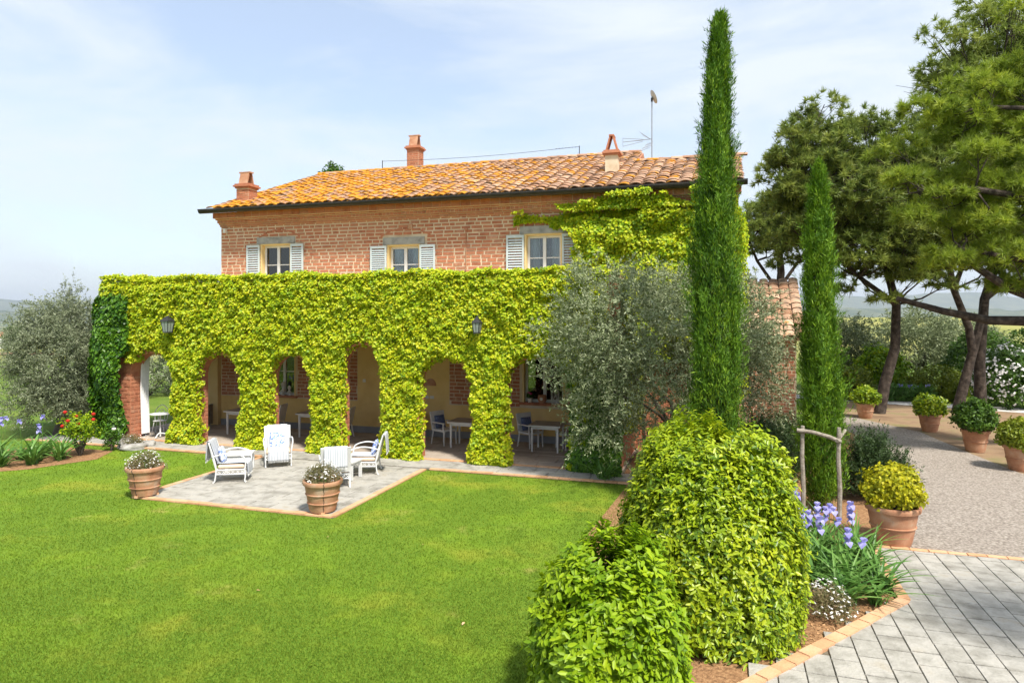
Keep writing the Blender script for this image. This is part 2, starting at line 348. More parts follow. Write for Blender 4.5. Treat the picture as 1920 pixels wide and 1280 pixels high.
def sheet(name, poly, z, m, kind='structure', sub=None):
    mb = MB(); mb.add([(x, y, z) for x, y in poly], [tuple(range(len(poly)))]); o = mb.obj(name, m); tag(o, kind=kind); return o
sheet('lawn', [(-26, -6), (6, -6), (6, 16), (2.6, 16.6), tuple(HW(1.5, -.8).xy), tuple(HW(-15.4, -.8).xy), (-14, 21.4), (-18, 20.6), (-26, 19)], .004, M['lawn'])
sheet('flower_bed_soil', [tuple(HW(3.2, -9.6).xy), tuple(HW(4.05, -8.35).xy), tuple(HW(5.66, -6.1).xy), tuple(HW(5.66, -3.7).xy), (7.4, 11.6), (8.6, 15.0), (10.1, 17.8), (11.0, 21), (11.6, 24), (8, 24.5), (3, 19), (2.6, 15.5), (1.3, 12), (.6, 9)], .009, M['mulch'])
# gravel drive, earth strip, road
sheet('gravel_drive', [tuple(HW(5.62, -3.72).xy), (8.0, 13.8), (9.3, 16.4), (10.4, 19), (11.2, 22), (11.3, 27), (12.6, 28), (13.0, 25.8), (13.55, 22.7), (12.9, 19.3), (12.5, 16.9), (12.6, 13), (15, 8.6)], .014, M['gravel'])
sheet('earth_verge', [(12.4, 29), (12.9, 25.8), (13.4, 22.7), (12.8, 19.3), (12.4, 16.9), (12.5, 13), (15, 7), (40, 7), (40, 15), (14.5, 31.2)], .006, M['earth'])
sheet('road', [(11, 33.6), (14.8, 30.9), (20.2, 27.1), (34, 17.4), (35, 18.6), (21, 28.5), (15.4, 32.2), (12, 34.8)], .016, M['road'])

# ------------------------------------------------------------------ paving: every slab its own piece
def unit_slab(name, m, bev=.012):
    v = []; 
    for z, k in ((0, 0), (.7, 0), (1, bev)):
        for x, y in ((-.5, -.5), (.5, -.5), (.5, .5), (-.5, .5)): v.append((x*(1-2*k), y*(1-2*k), z))
    f = [(i+a, (i+1) % 4+a, (i+1) % 4+a+4, i+a+4) for a in (0, 4) for i in range(4)]+[(8, 9, 10, 11)]
    me = bpy.data.meshes.new(name); me.from_pydata(v, [], f); me.materials.append(m); return me
SLAB = unit_slab('slab', M['slab']); SLABIN = unit_slab('slab_in', M['slab_in']); EDGE = unit_slab('edging', M['terraedge'])
def pave(root, s0, s1, d0, d1, lw, ll, z0, th, me, along='s', keep=None, gap=.012, name='paving_slab', jit=.25, eg=None, tilt=.004):
    eg = gap if eg is None else eg
    a0, a1, b0, b1 = (d0, d1, s0, s1) if along == 's' else (s0, s1, d0, d1)
    n = max(1, round((a1-a0)/lw)); w = (a1-a0)/n
    for i in range(n):
        b = b0-random.random()*ll
        while b < b1:
            l = ll*(1+random.uniform(-jit, jit)); e0, e1 = max(b, b0), min(b+l, b1); b += l
            if e1-e0 < .06: continue
            ca, cb = a0+(i+.5)*w, (e0+e1)/2; p = (cb, ca) if along == 's' else (ca, cb)
            if keep and not keep(*p): continue
            dims = (e1-e0-eg, w-gap) if along == 's' else (w-gap, e1-e0-eg)
            ob(name, me, None, root, (p[0], p[1], z0), rot=(random.uniform(-tilt, tilt), random.uniform(-tilt, tilt), random.uniform(-.006, .006)), scale=(dims[0], dims[1], th+random.uniform(-.003, .003)))
def edging(root, pts, z0, th, w=.13, l=.28):
    for (a, b) in zip(pts[:-1], pts[1:]):
        a, b = Vector(a), Vector(b); n = max(1, round((b-a).length/l)); t = (b-a)/n; an = math.atan2(t.y, t.x)
        for i in range(n):
            c = a+t*(i+.5); ob('edging_brick', EDGE, None, root, (c.x, c.y, z0), rot=(0, 0, an+random.uniform(-.02, .02)), scale=(t.length-.01, w, th+random.uniform(-.004, .006)))
def base_sheet(name, poly, z, m):
    mb = MB(); mb.add([(x, y, z) for x, y in poly], [tuple(range(len(poly)))]); o = mb.obj(name, m, None, (BX, BY, 0), ANG); return tag(o, kind='structure')
pat = base_sheet('patio', [(-8.7, -5.05), (-3.8, -5.05), (-3.8, -.75), (-8.7, -.75)], .012, M['joint'])
pave(pat, -8.6, -3.9, -4.95, -.78, .42, .62, .012, .028, SLAB, 's', gap=.02, jit=.4)
edging(pat, [(-8.66, -.8), (-8.66, -5.0), (-3.84, -5.0), (-3.84, -.8)], .012, .034)
wk = base_sheet('walkway', [(-17.5, -.75), (1.6, -.75), (1.6, .25), (-17.5, .25)], .013, M['joint'])
pave(wk, -17.2, 1.5, -.66, .2, .43, .55, .013, .028, SLAB, 's')
edging(wk, [(-17.4, -.71), (-8.75, -.71)], .013, .034); edging(wk, [(-3.72, -.71), (1.55, -.71)], .013, .034)
lf = base_sheet('loggia_floor', [(-15.6, .2), (1.0, .2), (1.0, 3.5), (-13.5, 3.5), (-13.5, 5.2), (-15.6, 5.2)], .014, M['joint'])
edging(lf, [(-15.0, .3), (.9, .3)], .014, .04, .16, .3)
pave(lf, -15.5, .95, .4, 3.42, .43, .6, .014, .03, SLABIN, 's', gap=.008)
pave(lf, -15.5, -13.6, 3.45, 5.1, .41, .6, .014, .03, SLABIN, 's', gap=.008)
yard = base_sheet('paved_yard', [(3.2, -9.45), (5.72, -6.1), (5.72, -3.72), (16, -3.72), (16, -16), (0, -16), (1.2, -12)], .013, M['joint'])
def kp(s, d):
    edge = 5.78 if d > -6.1 else 5.78+(d+6.1)*(1.66/2.27)
    return s > edge-.16 and HW(s, d).y > 5.4
pave(yard, 1.8, 11.1, -12.6, -3.86, .30, .42, .013, .028, SLAB, 'd', kp, gap=.011, eg=.024, tilt=.009)
edging(yard, [(2.6, -10.3), (4.05, -8.35), (5.68, -6.1), (5.68, -3.75)], .013, .05, .15); edging(yard, [(5.72, -3.78), (14, -3.78)], .013, .03, .12)

# ------------------------------------------------------------------ the house
house = hframe('farmhouse', label='two storey brick farmhouse with orange lichen tiled roof and arched ground floor loggia', cat='house')
WD = 3.45                                  # depth of the facade behind the arcade
ZT = 7.28
OPEN = {  # s0, s1, z0, z1
 'u1': (-11.95, -10.73, 4.75, 6.33), 'u2': (-7.09, -5.93, 4.75, 6.16), 'u3': (-2.45, -1.28, 4.75, 6.35),
 'l1': (-11.65, -10.55, 1.15, 2.62), 'l2': (-2.52, -1.2, 1.24, 2.68)}
S0, S1 = -13.6, 3.5
def wall_grid(mb, s0, s1, z0, z1, d, holes, depth=.34):
    cs = sorted({s0, s1}|{c for h in holes for c in h[:2]}); cz = sorted({z0, z1}|{c for h in holes for c in h[2:]})
    for a, b in zip(cs[:-1], cs[1:]):
        for e, f in zip(cz[:-1], cz[1:]):
            if any(h[0] <= (a+b)/2 <= h[1] and h[2] <= (e+f)/2 <= h[3] for h in holes): continue
            mb.quad((a, d, e), (b, d, e), (b, d, f), (a, d, f))
up = MB(); wall_grid(up, S0, S1, 3.5, ZT, WD, [OPEN[k] for k in ('u1', 'u2', 'u3')]); front = up.obj('front_wall', M['mortar'], house)
lo = MB(); wall_grid(lo, S0, .9, 0, 3.5, WD, [OPEN['l1'], OPEN['l2']]); lw = lo.obj('loggia_back_wall', M['yellow'], house)
lo = MB(); wall_grid(lo, .9, S1, 0, 3.5, WD, []); lo.obj('lower_wall', M['brick'], house)
RD = 9.7; RZ = 10.05                       # main ridge
sl = (RZ-7.55)/(RD-2.95)
def roofz(d): return 7.55+sl*(d-2.95)
mb = MB(); DB = 2*RD-WD
mb.add([(S0, WD, 0), (S0, DB, 0), (S0, DB, ZT), (S0, RD, RZ-.12), (S0, WD, ZT)], [(0, 1, 2, 3, 4)])
mb.quad((S0, DB, 0), (.3, DB, 0), (.3, DB, ZT), (S0, DB, ZT))
mb.add([(.3, WD+.05, 6.5), (.3, DB, 6.5), (.3, DB, ZT), (.3, RD, RZ-.12), (.3, WD+.05, ZT)], [(0, 1, 2, 3, 4)])
WR = 7.35; WB = 2*WR-WD                    # the wing's ridge and back wall
mb.add([(S1, WD, 0), (S1, WB, 0), (S1, WB, ZT), (S1, WR, roofz(WR)-.12), (S1, WD, ZT)], [(0, 1, 2, 3, 4)])
mb.quad((.3, WB, 0), (S1, WB, 0), (S1, WB, ZT), (.3, WB, ZT)); mb.quad((.3, WB, 0), (.3, DB, 0), (.3, DB, ZT), (.3, WB, ZT))
mb.obj('side_wall', M['mortar'], house)
# bricks
CAMP = Vector((0, 0, EYE))
BR = unit_slab('brick_block', M['brick'], .03)
def brick_spots(s0, s1, z0, z1, skip, pitch=.115, ln=.34):
    out = []; z = z0; r = 0
    while z < z1-.05:
        h = pitch; s = s0-random.random()*ln
        while s < s1:
            l = ln*random.choice((.55, .8, .95, 1, 1, 1.05, 1.15)); e0, e1 = max(s, s0), min(s+l, s1); s += l
            if e1-e0 < .07: continue
            cells = [(e0, e1)]
            for h_ in skip:
                if h_[2]-.03 < z+h/2 < h_[3]+.03:
                    nc = []
                    for a, b in cells:
                        if b <= h_[0] or a >= h_[1]: nc.append((a, b))
                        else:
                            if a < h_[0]: nc.append((a, h_[0]))
                            if b > h_[1]: nc.append((h_[1], b))
                    cells = nc
            out += [((a+b)/2, z+h/2, b-a, h) for a, b in cells if b-a > .07]
        z += h
    return out
def lay(parent, spots, frame, name='brick', limit=300, out=.012, joint=.032):
    """frame maps (a, z) to local position and gives the z rotation of the face"""
    spots = sorted(spots, key=lambda p: (house.matrix_basis @ Vector(frame(p[0], p[1])[0])-CAMP).length)
    rest = MB()
    for i, (a, z, l, h) in enumerate(spots):
        p, rz = frame(a, z); pr = out*random.uniform(.4, 1.4); sc = (l-joint*random.uniform(.6, 1.5), (h-joint*random.uniform(.7, 1.5)), .05+pr)
        M4 = Matrix.Translation(p) @ Matrix.Rotation(rz, 4, 'Z') @ Matrix.Rotation(R(90), 4, 'X') @ Matrix.Rotation(random.gauss(0, .012), 4, 'Z') @ Matrix.Translation((0, 0, -.05))
        if i < limit:
            o = ob(name, BR, None, parent); o.matrix_basis = M4 @ Matrix.Diagonal(sc+(1,))
        else:
            rest.cur = random.random(); A = M4 @ Matrix.Diagonal(sc+(1,))
            rest.add([A @ v.co for v in BR.vertices], [tuple(p.vertices) for p in BR.polygons])
    if rest.v: tag(rest.obj('brickwork', M['brick'], parent), kind='stuff')
ups = [OPEN['u1'], OPEN['u2'], OPEN['u3'], (-12.1, -10.55, 6.3, 6.58), (-7.25, -5.7, 6.13, 6.46), (-2.6, -1.1, 6.3, 6.58)]
def ff(d): return lambda a, z: ((a, d, z), 0)
lay(front, brick_spots(S0, S1, 4.62, 6.98, ups), ff(WD))
# ornate cornice: corbelled courses under the gutter
cn = MB()
for i, (z0, z1, pr) in enumerate(((6.98, 7.05, .05), (7.05, 7.10, .09), (7.10, 7.2, .14), (7.2, 7.25, .21), (7.25, 7.44, .30))):
    cn.bb(S0-pr*.35+.006, S1+pr, WD-pr+.006, WD+.1, z0, z1); cn.bb(S0-pr*.35+.006, S0+.1, WD+.1, DB, z0, z1)
cornice = cn.obj('cornice', M['mortar'], house); cb = MB()
for i, (z0, z1, pr, l) in enumerate(((6.98, 7.05, .05, .30), (7.05, 7.10, .09, .30), (7.10, 7.2, .14, .14), (7.2, 7.25, .21, .30), (7.25, 7.44, .30, .32))):
    s = S0-pr*.35
    while s < S1+pr-.05:
        e = min(s+l, S1+pr); cb.cur = random.random(); cb.bb(s+.008, e-.008, WD-pr-random.uniform(.0, .012), WD-pr+.10, z0+.005, z1-.007); s = e
    y = WD-pr+.11
    while y < DB: cb.cur = random.random(); cb.bb(S0-pr*.35-random.uniform(0, .01), S0-pr*.35+.1, y+.006, y+l-.006, z0+.005, z1-.007); y += l
tag(cb.obj('cornice_bricks', M['brick'], cornice), kind='stuff')
gt = MB(); prof = []
for k in range(9): a = math.pi*k/8; prof.append((math.cos(a)*.10, -math.sin(a)*.115))
for x0, x1, dd in ((S0-.38, 3.95, 2.84),):
    n = len(prof); vs = [(x, dd+p[0], 7.50+p[1]) for x in (x0, x1) for p in prof]; gt.add(vs, [(i, i+1, n+i+1, n+i) for i in range(n-1)]+[tuple(range(n)), tuple(range(2*n-1, n-1, -1))])
    gt.bb(x0, x1, dd-.115, dd-.095, 7.48, 7.53); gt.bb(x0+.3, x1, dd+.08, dd+.12, 7.42, 7.52)
gt.obj('gutter', M['gutter'], house)
# roof
roof_b = MB(); e0 = 2.95; T = .1
def slope_slab(mb, s0, s1, d0, z0, d1, z1):
    mb.add([(s0, d0, z0), (s1, d0, z0), (s1, d1, z1), (s0, d1, z1), (s0, d0, z0-T), (s1, d0, z0-T), (s1, d1, z1-T), (s0, d1, z1-T)],
           [(0, 1, 2, 3), (7, 6, 5, 4), (0, 4, 5, 1), (1, 5, 6, 2), (2, 6, 7, 3), (3, 7, 4, 0)])
slope_slab(roof_b, -13.72, .42, e0, 7.52, RD, roofz(RD)-.03); slope_slab(roof_b, -13.72, .42, 2*RD-e0, 7.52, RD, roofz(RD)-.03)
slope_slab(roof_b, .42, 3.85, e0, 7.52, WR, roofz(WR)-.03); slope_slab(roof_b, .42, 3.85, 2*WR-e0, 7.52, WR, roofz(WR)-.03)
roof = roof_b.obj('roof', M['tile'], house)
def tile_mesh(w=.335, l=.44, rise=.045, th=.024, n=6):
    vs = []; fs = []
    for y, taper in ((0, 1.0), (l, .9)):
        for k in range(n+1):
            t = k/n*2-1; x = t*w/2*taper; z = rise*(1-t*t); vs.append((x, y, z)); 
        for k in range(n+1):
            t = k/n*2-1; x = t*w/2*taper; z = rise*(1-t*t)-th; vs.append((x, y, z))
    m = n+1
    for k in range(n):
        fs.append((k, k+1, 2*m+k+1, 2*m+k)); fs.append((k+1, k, m+k, m+k+1))
    fs.append((0, 2*m, 3*m, m)); fs.append((n, m+n, 3*m+n, 2*m+n))
    me = bpy.data.meshes.new('roof_tile'); me.from_pydata(vs, [], fs); return me
def lay_tiles(parent, fields, tm, m, limit=300, fr=house):
    tm = tm.copy(); tm.materials.append(m); spots = []
    for s0, s1, d0, z0, d1, z1 in fields:
        L_ = math.hypot(d1-d0, z1-z0); an = math.atan2(z1-z0, d1-d0); nr = round(L_/.345); ncol = round((s1-s0)/.355)
        for j in range(ncol):
            off = random.uniform(-.05, .05)
            for i in range(nr):
                y = (i+.0)*L_/nr+off*(i > 0); s = s0+(j+.5)*(s1-s0)/ncol
                p = Vector((s+random.gauss(0, .008), d0+math.cos(an)*y, z0+math.sin(an)*y+.012))
                Mx = Matrix.Translation(p) @ Matrix.Rotation(an, 4, 'X') @ Matrix.Translation((0, 0, .05+random.uniform(0, .015))) @ Matrix.Rotation(-.085+random.gauss(0, .018), 4, 'X') @ Matrix.Rotation(random.gauss(0, .025), 4, 'Y') @ Matrix.Rotation(random.gauss(0, .02), 4, 'Z')
                spots.append(((fr.matrix_basis @ p-CAMP).length, Mx))
    spots.sort(key=lambda a: a[0]); rest = MB()
    for i, (_, Mx) in enumerate(spots):
        if i < limit: o = ob('roof_tile', tm, None, parent); o.matrix_basis = Mx
        else:
            rest.cur = random.random(); rest.add([Mx @ v.co for v in tm.vertices], [tuple(p.vertices) for p in tm.polygons])
    if rest.v: tag(rest.obj('roof_tiling', m, parent), kind='stuff')
TILE = tile_mesh()
lay_tiles(roof, [(-13.75, .42, 2.9, 7.52, RD, roofz(RD)-.03), (.42, 3.88, 2.9, 7.52, WR, roofz(WR)-.03)], TILE, M['tile'])
rc = MB()
for k in range(7): a = math.pi*k/6; rc.v.append((0, math.cos(a)*.13, math.sin(a)*.10)); rc.r.append(0)
for k in range(7): a = math.pi*k/6; rc.v.append((.46, math.cos(a)*.105, math.sin(a)*.085)); rc.r.append(0)
rc.f = [(k, k+1, 8+k, 7+k) for k in range(6)]+[tuple(range(7)), tuple(range(13, 6, -1))]
RC = rc.mesh('ridge_tile'); RC.materials.append(M['tile'])
for s0, s1, dd, zz in ((-13.72, .4, RD, roofz(RD)+.02), (.42, 3.85, WR, roofz(WR)+.02)):
    s = s0
    while s < s1-.2: ob('ridge_tile', RC, None, roof, (s, dd, zz), rot=(0, random.uniform(-.02, .05), random.gauss(0, .02))); s += .4
vg = MB(); vg.box((.43, (e0+RD)/2+1.9, (7.52+RZ)/2+.60), (.06, 2.6, .22), m=Matrix.Rotation(math.atan(sl), 4, 'X')); vg.obj('verge_board', M['brick'], roof)
# windows
def window(key, upper=True):
    s0, s1, z0, z1 = OPEN[key]; w = empty('window', (0, 0, 0)); w.parent = house
    rv = MB(); t = .30
    rv.bb(s0-.004, s0+.05, WD-.012, WD+t, z0, z1); rv.bb(s1-.05, s1+.004, WD-.012, WD+t, z0, z1); rv.bb(s0+.05, s1-.05, WD-.004, WD+t, z1-.04, z1+.004)
    rv.obj('reveal', M['jamb'], w)
    a, b = s0+.05, s1-.05; y = WD+.16; m = (a+b)/2; f = MB()
    for x in (a, b-.07): f.bb(x, x+.07, y, y+.06, z0, z1-.04)
    f.bb(m-.05, m+.05, y-.012, y+.06, z0, z1-.04); f.bb(a+.07, b-.07, y+.002, y+.058, z1-.12, z1-.04); f.bb(a+.07, b-.07, y+.002, y+.058, z0, z0+.09)
    zc = z0+(z1-z0)*.55; f.bb(a+.07, m-.05, y+.012, y+.048, zc-.015, zc+.015); f.bb(m+.05, b-.07, y+.012, y+.048, zc-.015, zc+.015)
    f.obj('frame', M['frame'], w)
    for x0, x1 in ((a+.07, m-.05), (m+.05, b-.07)):
        g = MB(); g.bb(x0, x1, y+.028, y+.034, z0+.09, z1-.12); g.obj('pane', M['glass'], w)
    if upper:
        for x0, x1 in ((a+.06, a+.36), (b-.34, b-.05)):
            c = MB(); n = 15; vs = []
            for k in range(n): x = x0+(x1-x0)*k/(n-1); yy = y+.16+.025*math.sin(k*1.7); vs += [(x, yy, z0), (x, yy, z1-.06)]
            c.add(vs, [(2*k, 2*k+2, 2*k+3, 2*k+1) for k in range(n-1)]); c.obj('curtain', M['curtain'], w, smooth=True)
        l = MB(); l.bb(s0-.14, s1+.16, WD-.035, WD+.25, z1+.004, z1+.23); l.obj('lintel', M['stone'], w)
    else:
        l = MB(); l.bb(s0-.08, s1+.08, WD-.10, WD+.12, z0-.07, z0+.004); l.obj('sill', M['brick'], w)
    dk = MB(); dk.quad((s0-.6, WD+1.5, z0-.6), (s1+.6, WD+1.5, z0-.6), (s1+.6, WD+1.5, z1+.5), (s0-.6, WD+1.5, z1+.5)); dk.obj('dark_room_backing', M['dark'], w)  # dark sheet behind the panes, the unlit room put into its colour
    return w
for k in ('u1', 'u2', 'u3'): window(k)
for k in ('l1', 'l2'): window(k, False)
sm = MB(); sm.box((0, 0, 0), (1, .010, .055), m=Matrix.Rotation(R(-38), 4, 'X')); SL = sm.mesh('slat'); SL.materials.append(M['shutter'])
for key, outs in (('u1', (.55, .52)), ('u2', (.60, .55)), ('u3', (.58, .50))):
    s0, s1, z0, z1 = OPEN[key]
    for sd, wd in ((-1, outs[0]), (1, outs[1])):
        x0 = s0-wd if sd < 0 else s1; x1 = x0+wd; y = WD-.075; f = MB()
        f.bb(x0+.01, x0+.065, y, y+.04, z0, z1-.03); f.bb(x1-.065, x1-.01, y, y+.04, z0, z1-.03)
        for zz in (z0, z1-.11): f.bb(x0+.065, x1-.065, y+.002, y+.038, zz, zz+.08)
        f.bb(x0+.012, x1-.012, y+.041, y+.075, z0+.1, z0+.14); f.bb(x0+.012, x1-.012, y+.041, y+.075, z1-.3, z1-.26)
        sh = f.obj('shutter', M['shutter'], house); n = 17
        for i in range(n): ob('slat', SL, None, sh, ((x0+x1)/2, y+.02, z0+.11+(z1-z0-.25)*(i+.5)/n), scale=(wd-.13, 1, 1))
# relieving arches over the first two windows
for c, w, z in ((-11.2, 1.25, 6.60), (-6.45, 1.35, 6.48)):
    for i in range(9):
        t = (i-4)/4; x = c+t*w*.6; zz = z+.20*(1-t*t); o = ob('arch_brick', BR, None, front)
        o.matrix_basis = Matrix.Translation((x, WD, zz)) @ Matrix.Rotation(R(90), 4, 'X') @ Matrix.Rotation(-t*.55, 4, 'Z') @ Matrix.Translation((0, 0, -.03)) @ Matrix.Diagonal((.155, .055, .052, 1))
# loggia brick panels
lay(lw, brick_spots(S0+.02, -8.18, 1.09, 2.95, [(-11.72, -10.48, 1.0, 2.66)])+brick_spots(-4.92, .88, 1.09, 2.95, [(-2.6, -1.1, 1.1, 2.72)]), ff(WD-.004), joint=.018)
for a_, b_, k_ in ((S0, -8.18, 'l1'), (-4.92, .9, 'l2')): pm = MB(); wall_grid(pm, a_, b_, 1.07, 3.5, WD-.005, [OPEN[k_]]); pm.obj('brick_panel_mortar', M['mortar'], house)
sk = MB(); sk.bb(S0, .88, WD-.03, WD, 0.03, .25); sk.obj('skirting', M['grey_skirt'], house)
ni = MB(); n = 12; ni.add([(-5.56, WD-.02, 1.65)]+[(-5.56+.19*math.cos(math.pi*k/n), WD-.02, 1.65+.23*math.sin(math.pi*k/n)) for k in range(n+1)]+[(-5.56+.19*math.cos(math.pi*k/n), WD+.001, 1.65+.23*math.sin(math.pi*k/n)) for k in range(n+1)],
   [(0, k+1, k+2) for k in range(n)]+[(k+1, n+2+k, n+3+k, k+2) for k in range(n)]); ni.obj('niche_plaque', M['terra'], house)
for x in (-5.70, -5.52): p = MB(); p.bb(x-.07, x+.07, WD-.015, WD, 1.24, 1.33); p.obj('socket_plate', M['white'], house)
p = MB(); p.bb(-7.98, -7.88, WD-.015, WD, 1.69, 1.79); p.obj('switch_plate', M['white'], house)
# arcade
PIERS = [(-15.3, -14.3), (-12.65, -11.75), (-10.15, -9.2), (-7.75, -6.85), (-5.55, -4.5), (-2.95, -2.05), (-.25, .9)]
CROWN = [2.72, 2.72, 2.75, 3.08, 2.72, 2.80]
A0, A1 = .26, .70
ar = MB()
for a, b in PIERS: ar.bb(a, b, A0, A1, 0, 3.2)
for (p, n_, c) in zip(PIERS[:-1], PIERS[1:], CROWN):          # arched lintels
    a, b = p[1], n_[0]; m = (a+b)/2; hw = (b-a)/2; k = 12; zs = c-.62
    xs_ = [m-hw*math.cos(math.pi*i/k) for i in range(k+1)]; zz = [zs+.62*math.sin(math.pi*i/k) for i in range(k+1)]
    for i in range(k):
        q = [(xs_[i], zz[i]), (xs_[i+1], zz[i+1]), (xs_[i+1], 3.2), (xs_[i], 3.2)]
        ar.add([(x, A0, z) for x, z in q]+[(x, A1, z) for x, z in q], [(0, 1, 2, 3), (7, 6, 5, 4), (0, 4, 5, 1)])
ar.bb(-15.3, .9, A0, A1, 3.2, 4.88)
ar.bb(.45, .9, A1, WD-.01, 0, 4.88); ar.bb(-15.3, -14.86, A1, 5.2, 2.7, 4.88); ar.bb(-15.3, -14.86, 3.2, 3.7, 0, 2.7); ar.bb(-15.3, -14.86, 4.9, 5.2, 0, 2.7)
arcade = ar.obj('arcade', M['brick'], house)
sl_ = MB(); sl_.bb(-14.86, .45, A1, WD-.004, 3.55, 4.1); sl_.bb(-14.86, S0-.004, WD-.004, 5.2, 3.55, 4.1); sl_.obj('terrace_slab', M['jamb'], house)
st = MB(); st.bb(-14.3, -13.62, WD-.16, WD+.16, 0, 3.55); st.obj('corner_pier', M['jamb'], house)
jb = []
for a, b in PIERS[:-1]:
    for i in range(20):
        z = .03+i*.115; x = A0
        for l in ((.30, .14) if i % 2 else (.14, .30)): jb.append((b, x+l/2, z+.0575, l)); x += l
for (b, y, z, l) in jb:
    o = ob('brick', BR, None, arcade); o.matrix_basis = Matrix.Translation((b, y, z)) @ Matrix.Rotation(R(90), 4, 'Z') @ Matrix.Rotation(R(90), 4, 'X') @ Matrix.Translation((0, 0, -.05)) @ Matrix.Diagonal((l-.018, .094, .05+random.uniform(.006, .014), 1))
for i in range(22):                        # bare foot of the end pier
    o = ob('brick', BR, None, arcade); o.matrix_basis = Matrix.Translation((-14.44-(.12 if i % 2 else 0), A0, .09+i*.115)) @ Matrix.Rotation(R(90), 4, 'X') @ Matrix.Translation((0, 0, -.05)) @ Matrix.Diagonal((.27, .094, .062, 1))
# tie rod, small lamp under the eaves
t = MB(); t.tube([(-4.35, WD-.03, 4.75), (-4.35, WD-.03, 6.55)], .014, 6); t.box((-4.35, WD-.03, 6.57), (.10, .05, .05)); t.obj('tie_rod', M['terra'], house)
t = MB(); t.box((-13.38, WD-.06, 6.84), (.09, .12, .15)); t.box((-13.38, WD-.11, 6.90), (.12, .05, .03)); t.obj('eaves_lamp', M['white'], house)
t = MB(); t.box((-6.25, WD-.02, 6.72), (.13, .07, .16)); t.obj('vent_brick', M['terra'], house)
# chimneys
def chimney(s, d, zb, w, dp, h, cap_h, aframe=False):
    c = empty('chimney', (s, d, zb)); c.parent = house
    b = MB(); b.bb(-w/2, w/2, -dp/2, dp/2, -.5, h); st_ = b.obj('stack', M['mortar'], c)
    if not aframe:
        bk = MB(); nr = int((h+.5)/.08)
        for i in range(nr):
            z = -.5+i*.08
            for ax, (ext, oth) in enumerate(((w, dp), (dp, w))):
                for sg in (-1, 1):
                    a = -ext/2-(.13 if (i+ax) % 2 else 0)
                    while a < ext/2:
                        e0_, e1_ = max(a, -ext/2), min(a+.26, ext/2); a += .26
                        if e1_-e0_ < .04: continue
                        bk.cur = random.random(); q0, q1 = sorted((sg*(oth/2-.03), sg*(oth/2+random.uniform(.006, .016))))
                        (bk.bb(e0_+.006, e1_-.006, q0, q1, z+.006, z+.072) if ax == 0 else bk.bb(q0, q1, e0_+.006, e1_-.006, z+.006, z+.072))
        tag(bk.obj('stack_bricks', M['brick'], st_), kind='stuff')
    k = MB()
    for i, (e, t) in enumerate(((.04, .05), (.09, .06), (.05, .04))): k.bb(-w/2-e, w/2+e, -dp/2-e, dp/2+e, h+i*.055, h+i*.055+.055)
    k.obj('cap', M['brick'], c); z = h+.165
    t = MB()
    if aframe:
        for sg in (-1, 1): t.box((sg*.11, 0, z+cap_h*.45), (.05, dp*.9, cap_h*1.05), m=Matrix.Rotation(-sg*.28, 4, 'Y'))
        t.box((0, 0, z+cap_h*.95), (.16, dp, .05))
    else:
        t.box((-.02, -dp*.26, z+cap_h*.45), (w*.72, .05, cap_h), m=Matrix.Rotation(-.28, 4, 'X')); t.box((-.02, dp*.26, z+cap_h*.45), (w*.72, .05, cap_h), m=Matrix.Rotation(.28, 4, 'X'))
        t.box((-.02, 0, z+cap_h*.97), (w*.95, dp*.42, .045)); t.box((-w*.34, 0, z+cap_h*.3), (.04, dp*.5, cap_h*.6))
    t.obj('cowl', M['terra'] if not aframe else M['brick'], c)
chimney(-13.08, 4.15, roofz(4.15), .50, .48, .42, .44); chimney(-9.3, RD+.5, roofz(RD)-.15, .52, .52, 1.02, .48); chimney(-.12, 5.6, roofz(5.6), .40, .40, .50, .50, True)
# ------------------------------------------------------------------ outbuilding at the right
ann = hframe('brick_outbuilding', label='low brick outbuilding with grey tiled roof behind the olive tree', cat='outbuilding')
aw = MB(); aw.bb(3.52, 5.75, 9.2, 14.5, 0, 3.05); wa = aw.obj('wall', M['mortar'], ann)
lay(wa, brick_spots(3.6, 5.73, 0, 3.0, []), ff(9.2))
ag = MB(); slope_slab(ag, 3.52, 6.0, 8.85, 3.1, 12.0, 5.2); slope_slab(ag, 3.52, 6.0, 15.1, 3.1, 12.0, 5.2); ra = ag.obj('roof', M['tile_plain'], ann)
lay_tiles(ra, [(3.55, 6.05, 8.8, 3.12, 12.0, 5.22)], TILE, M['tile_plain'])
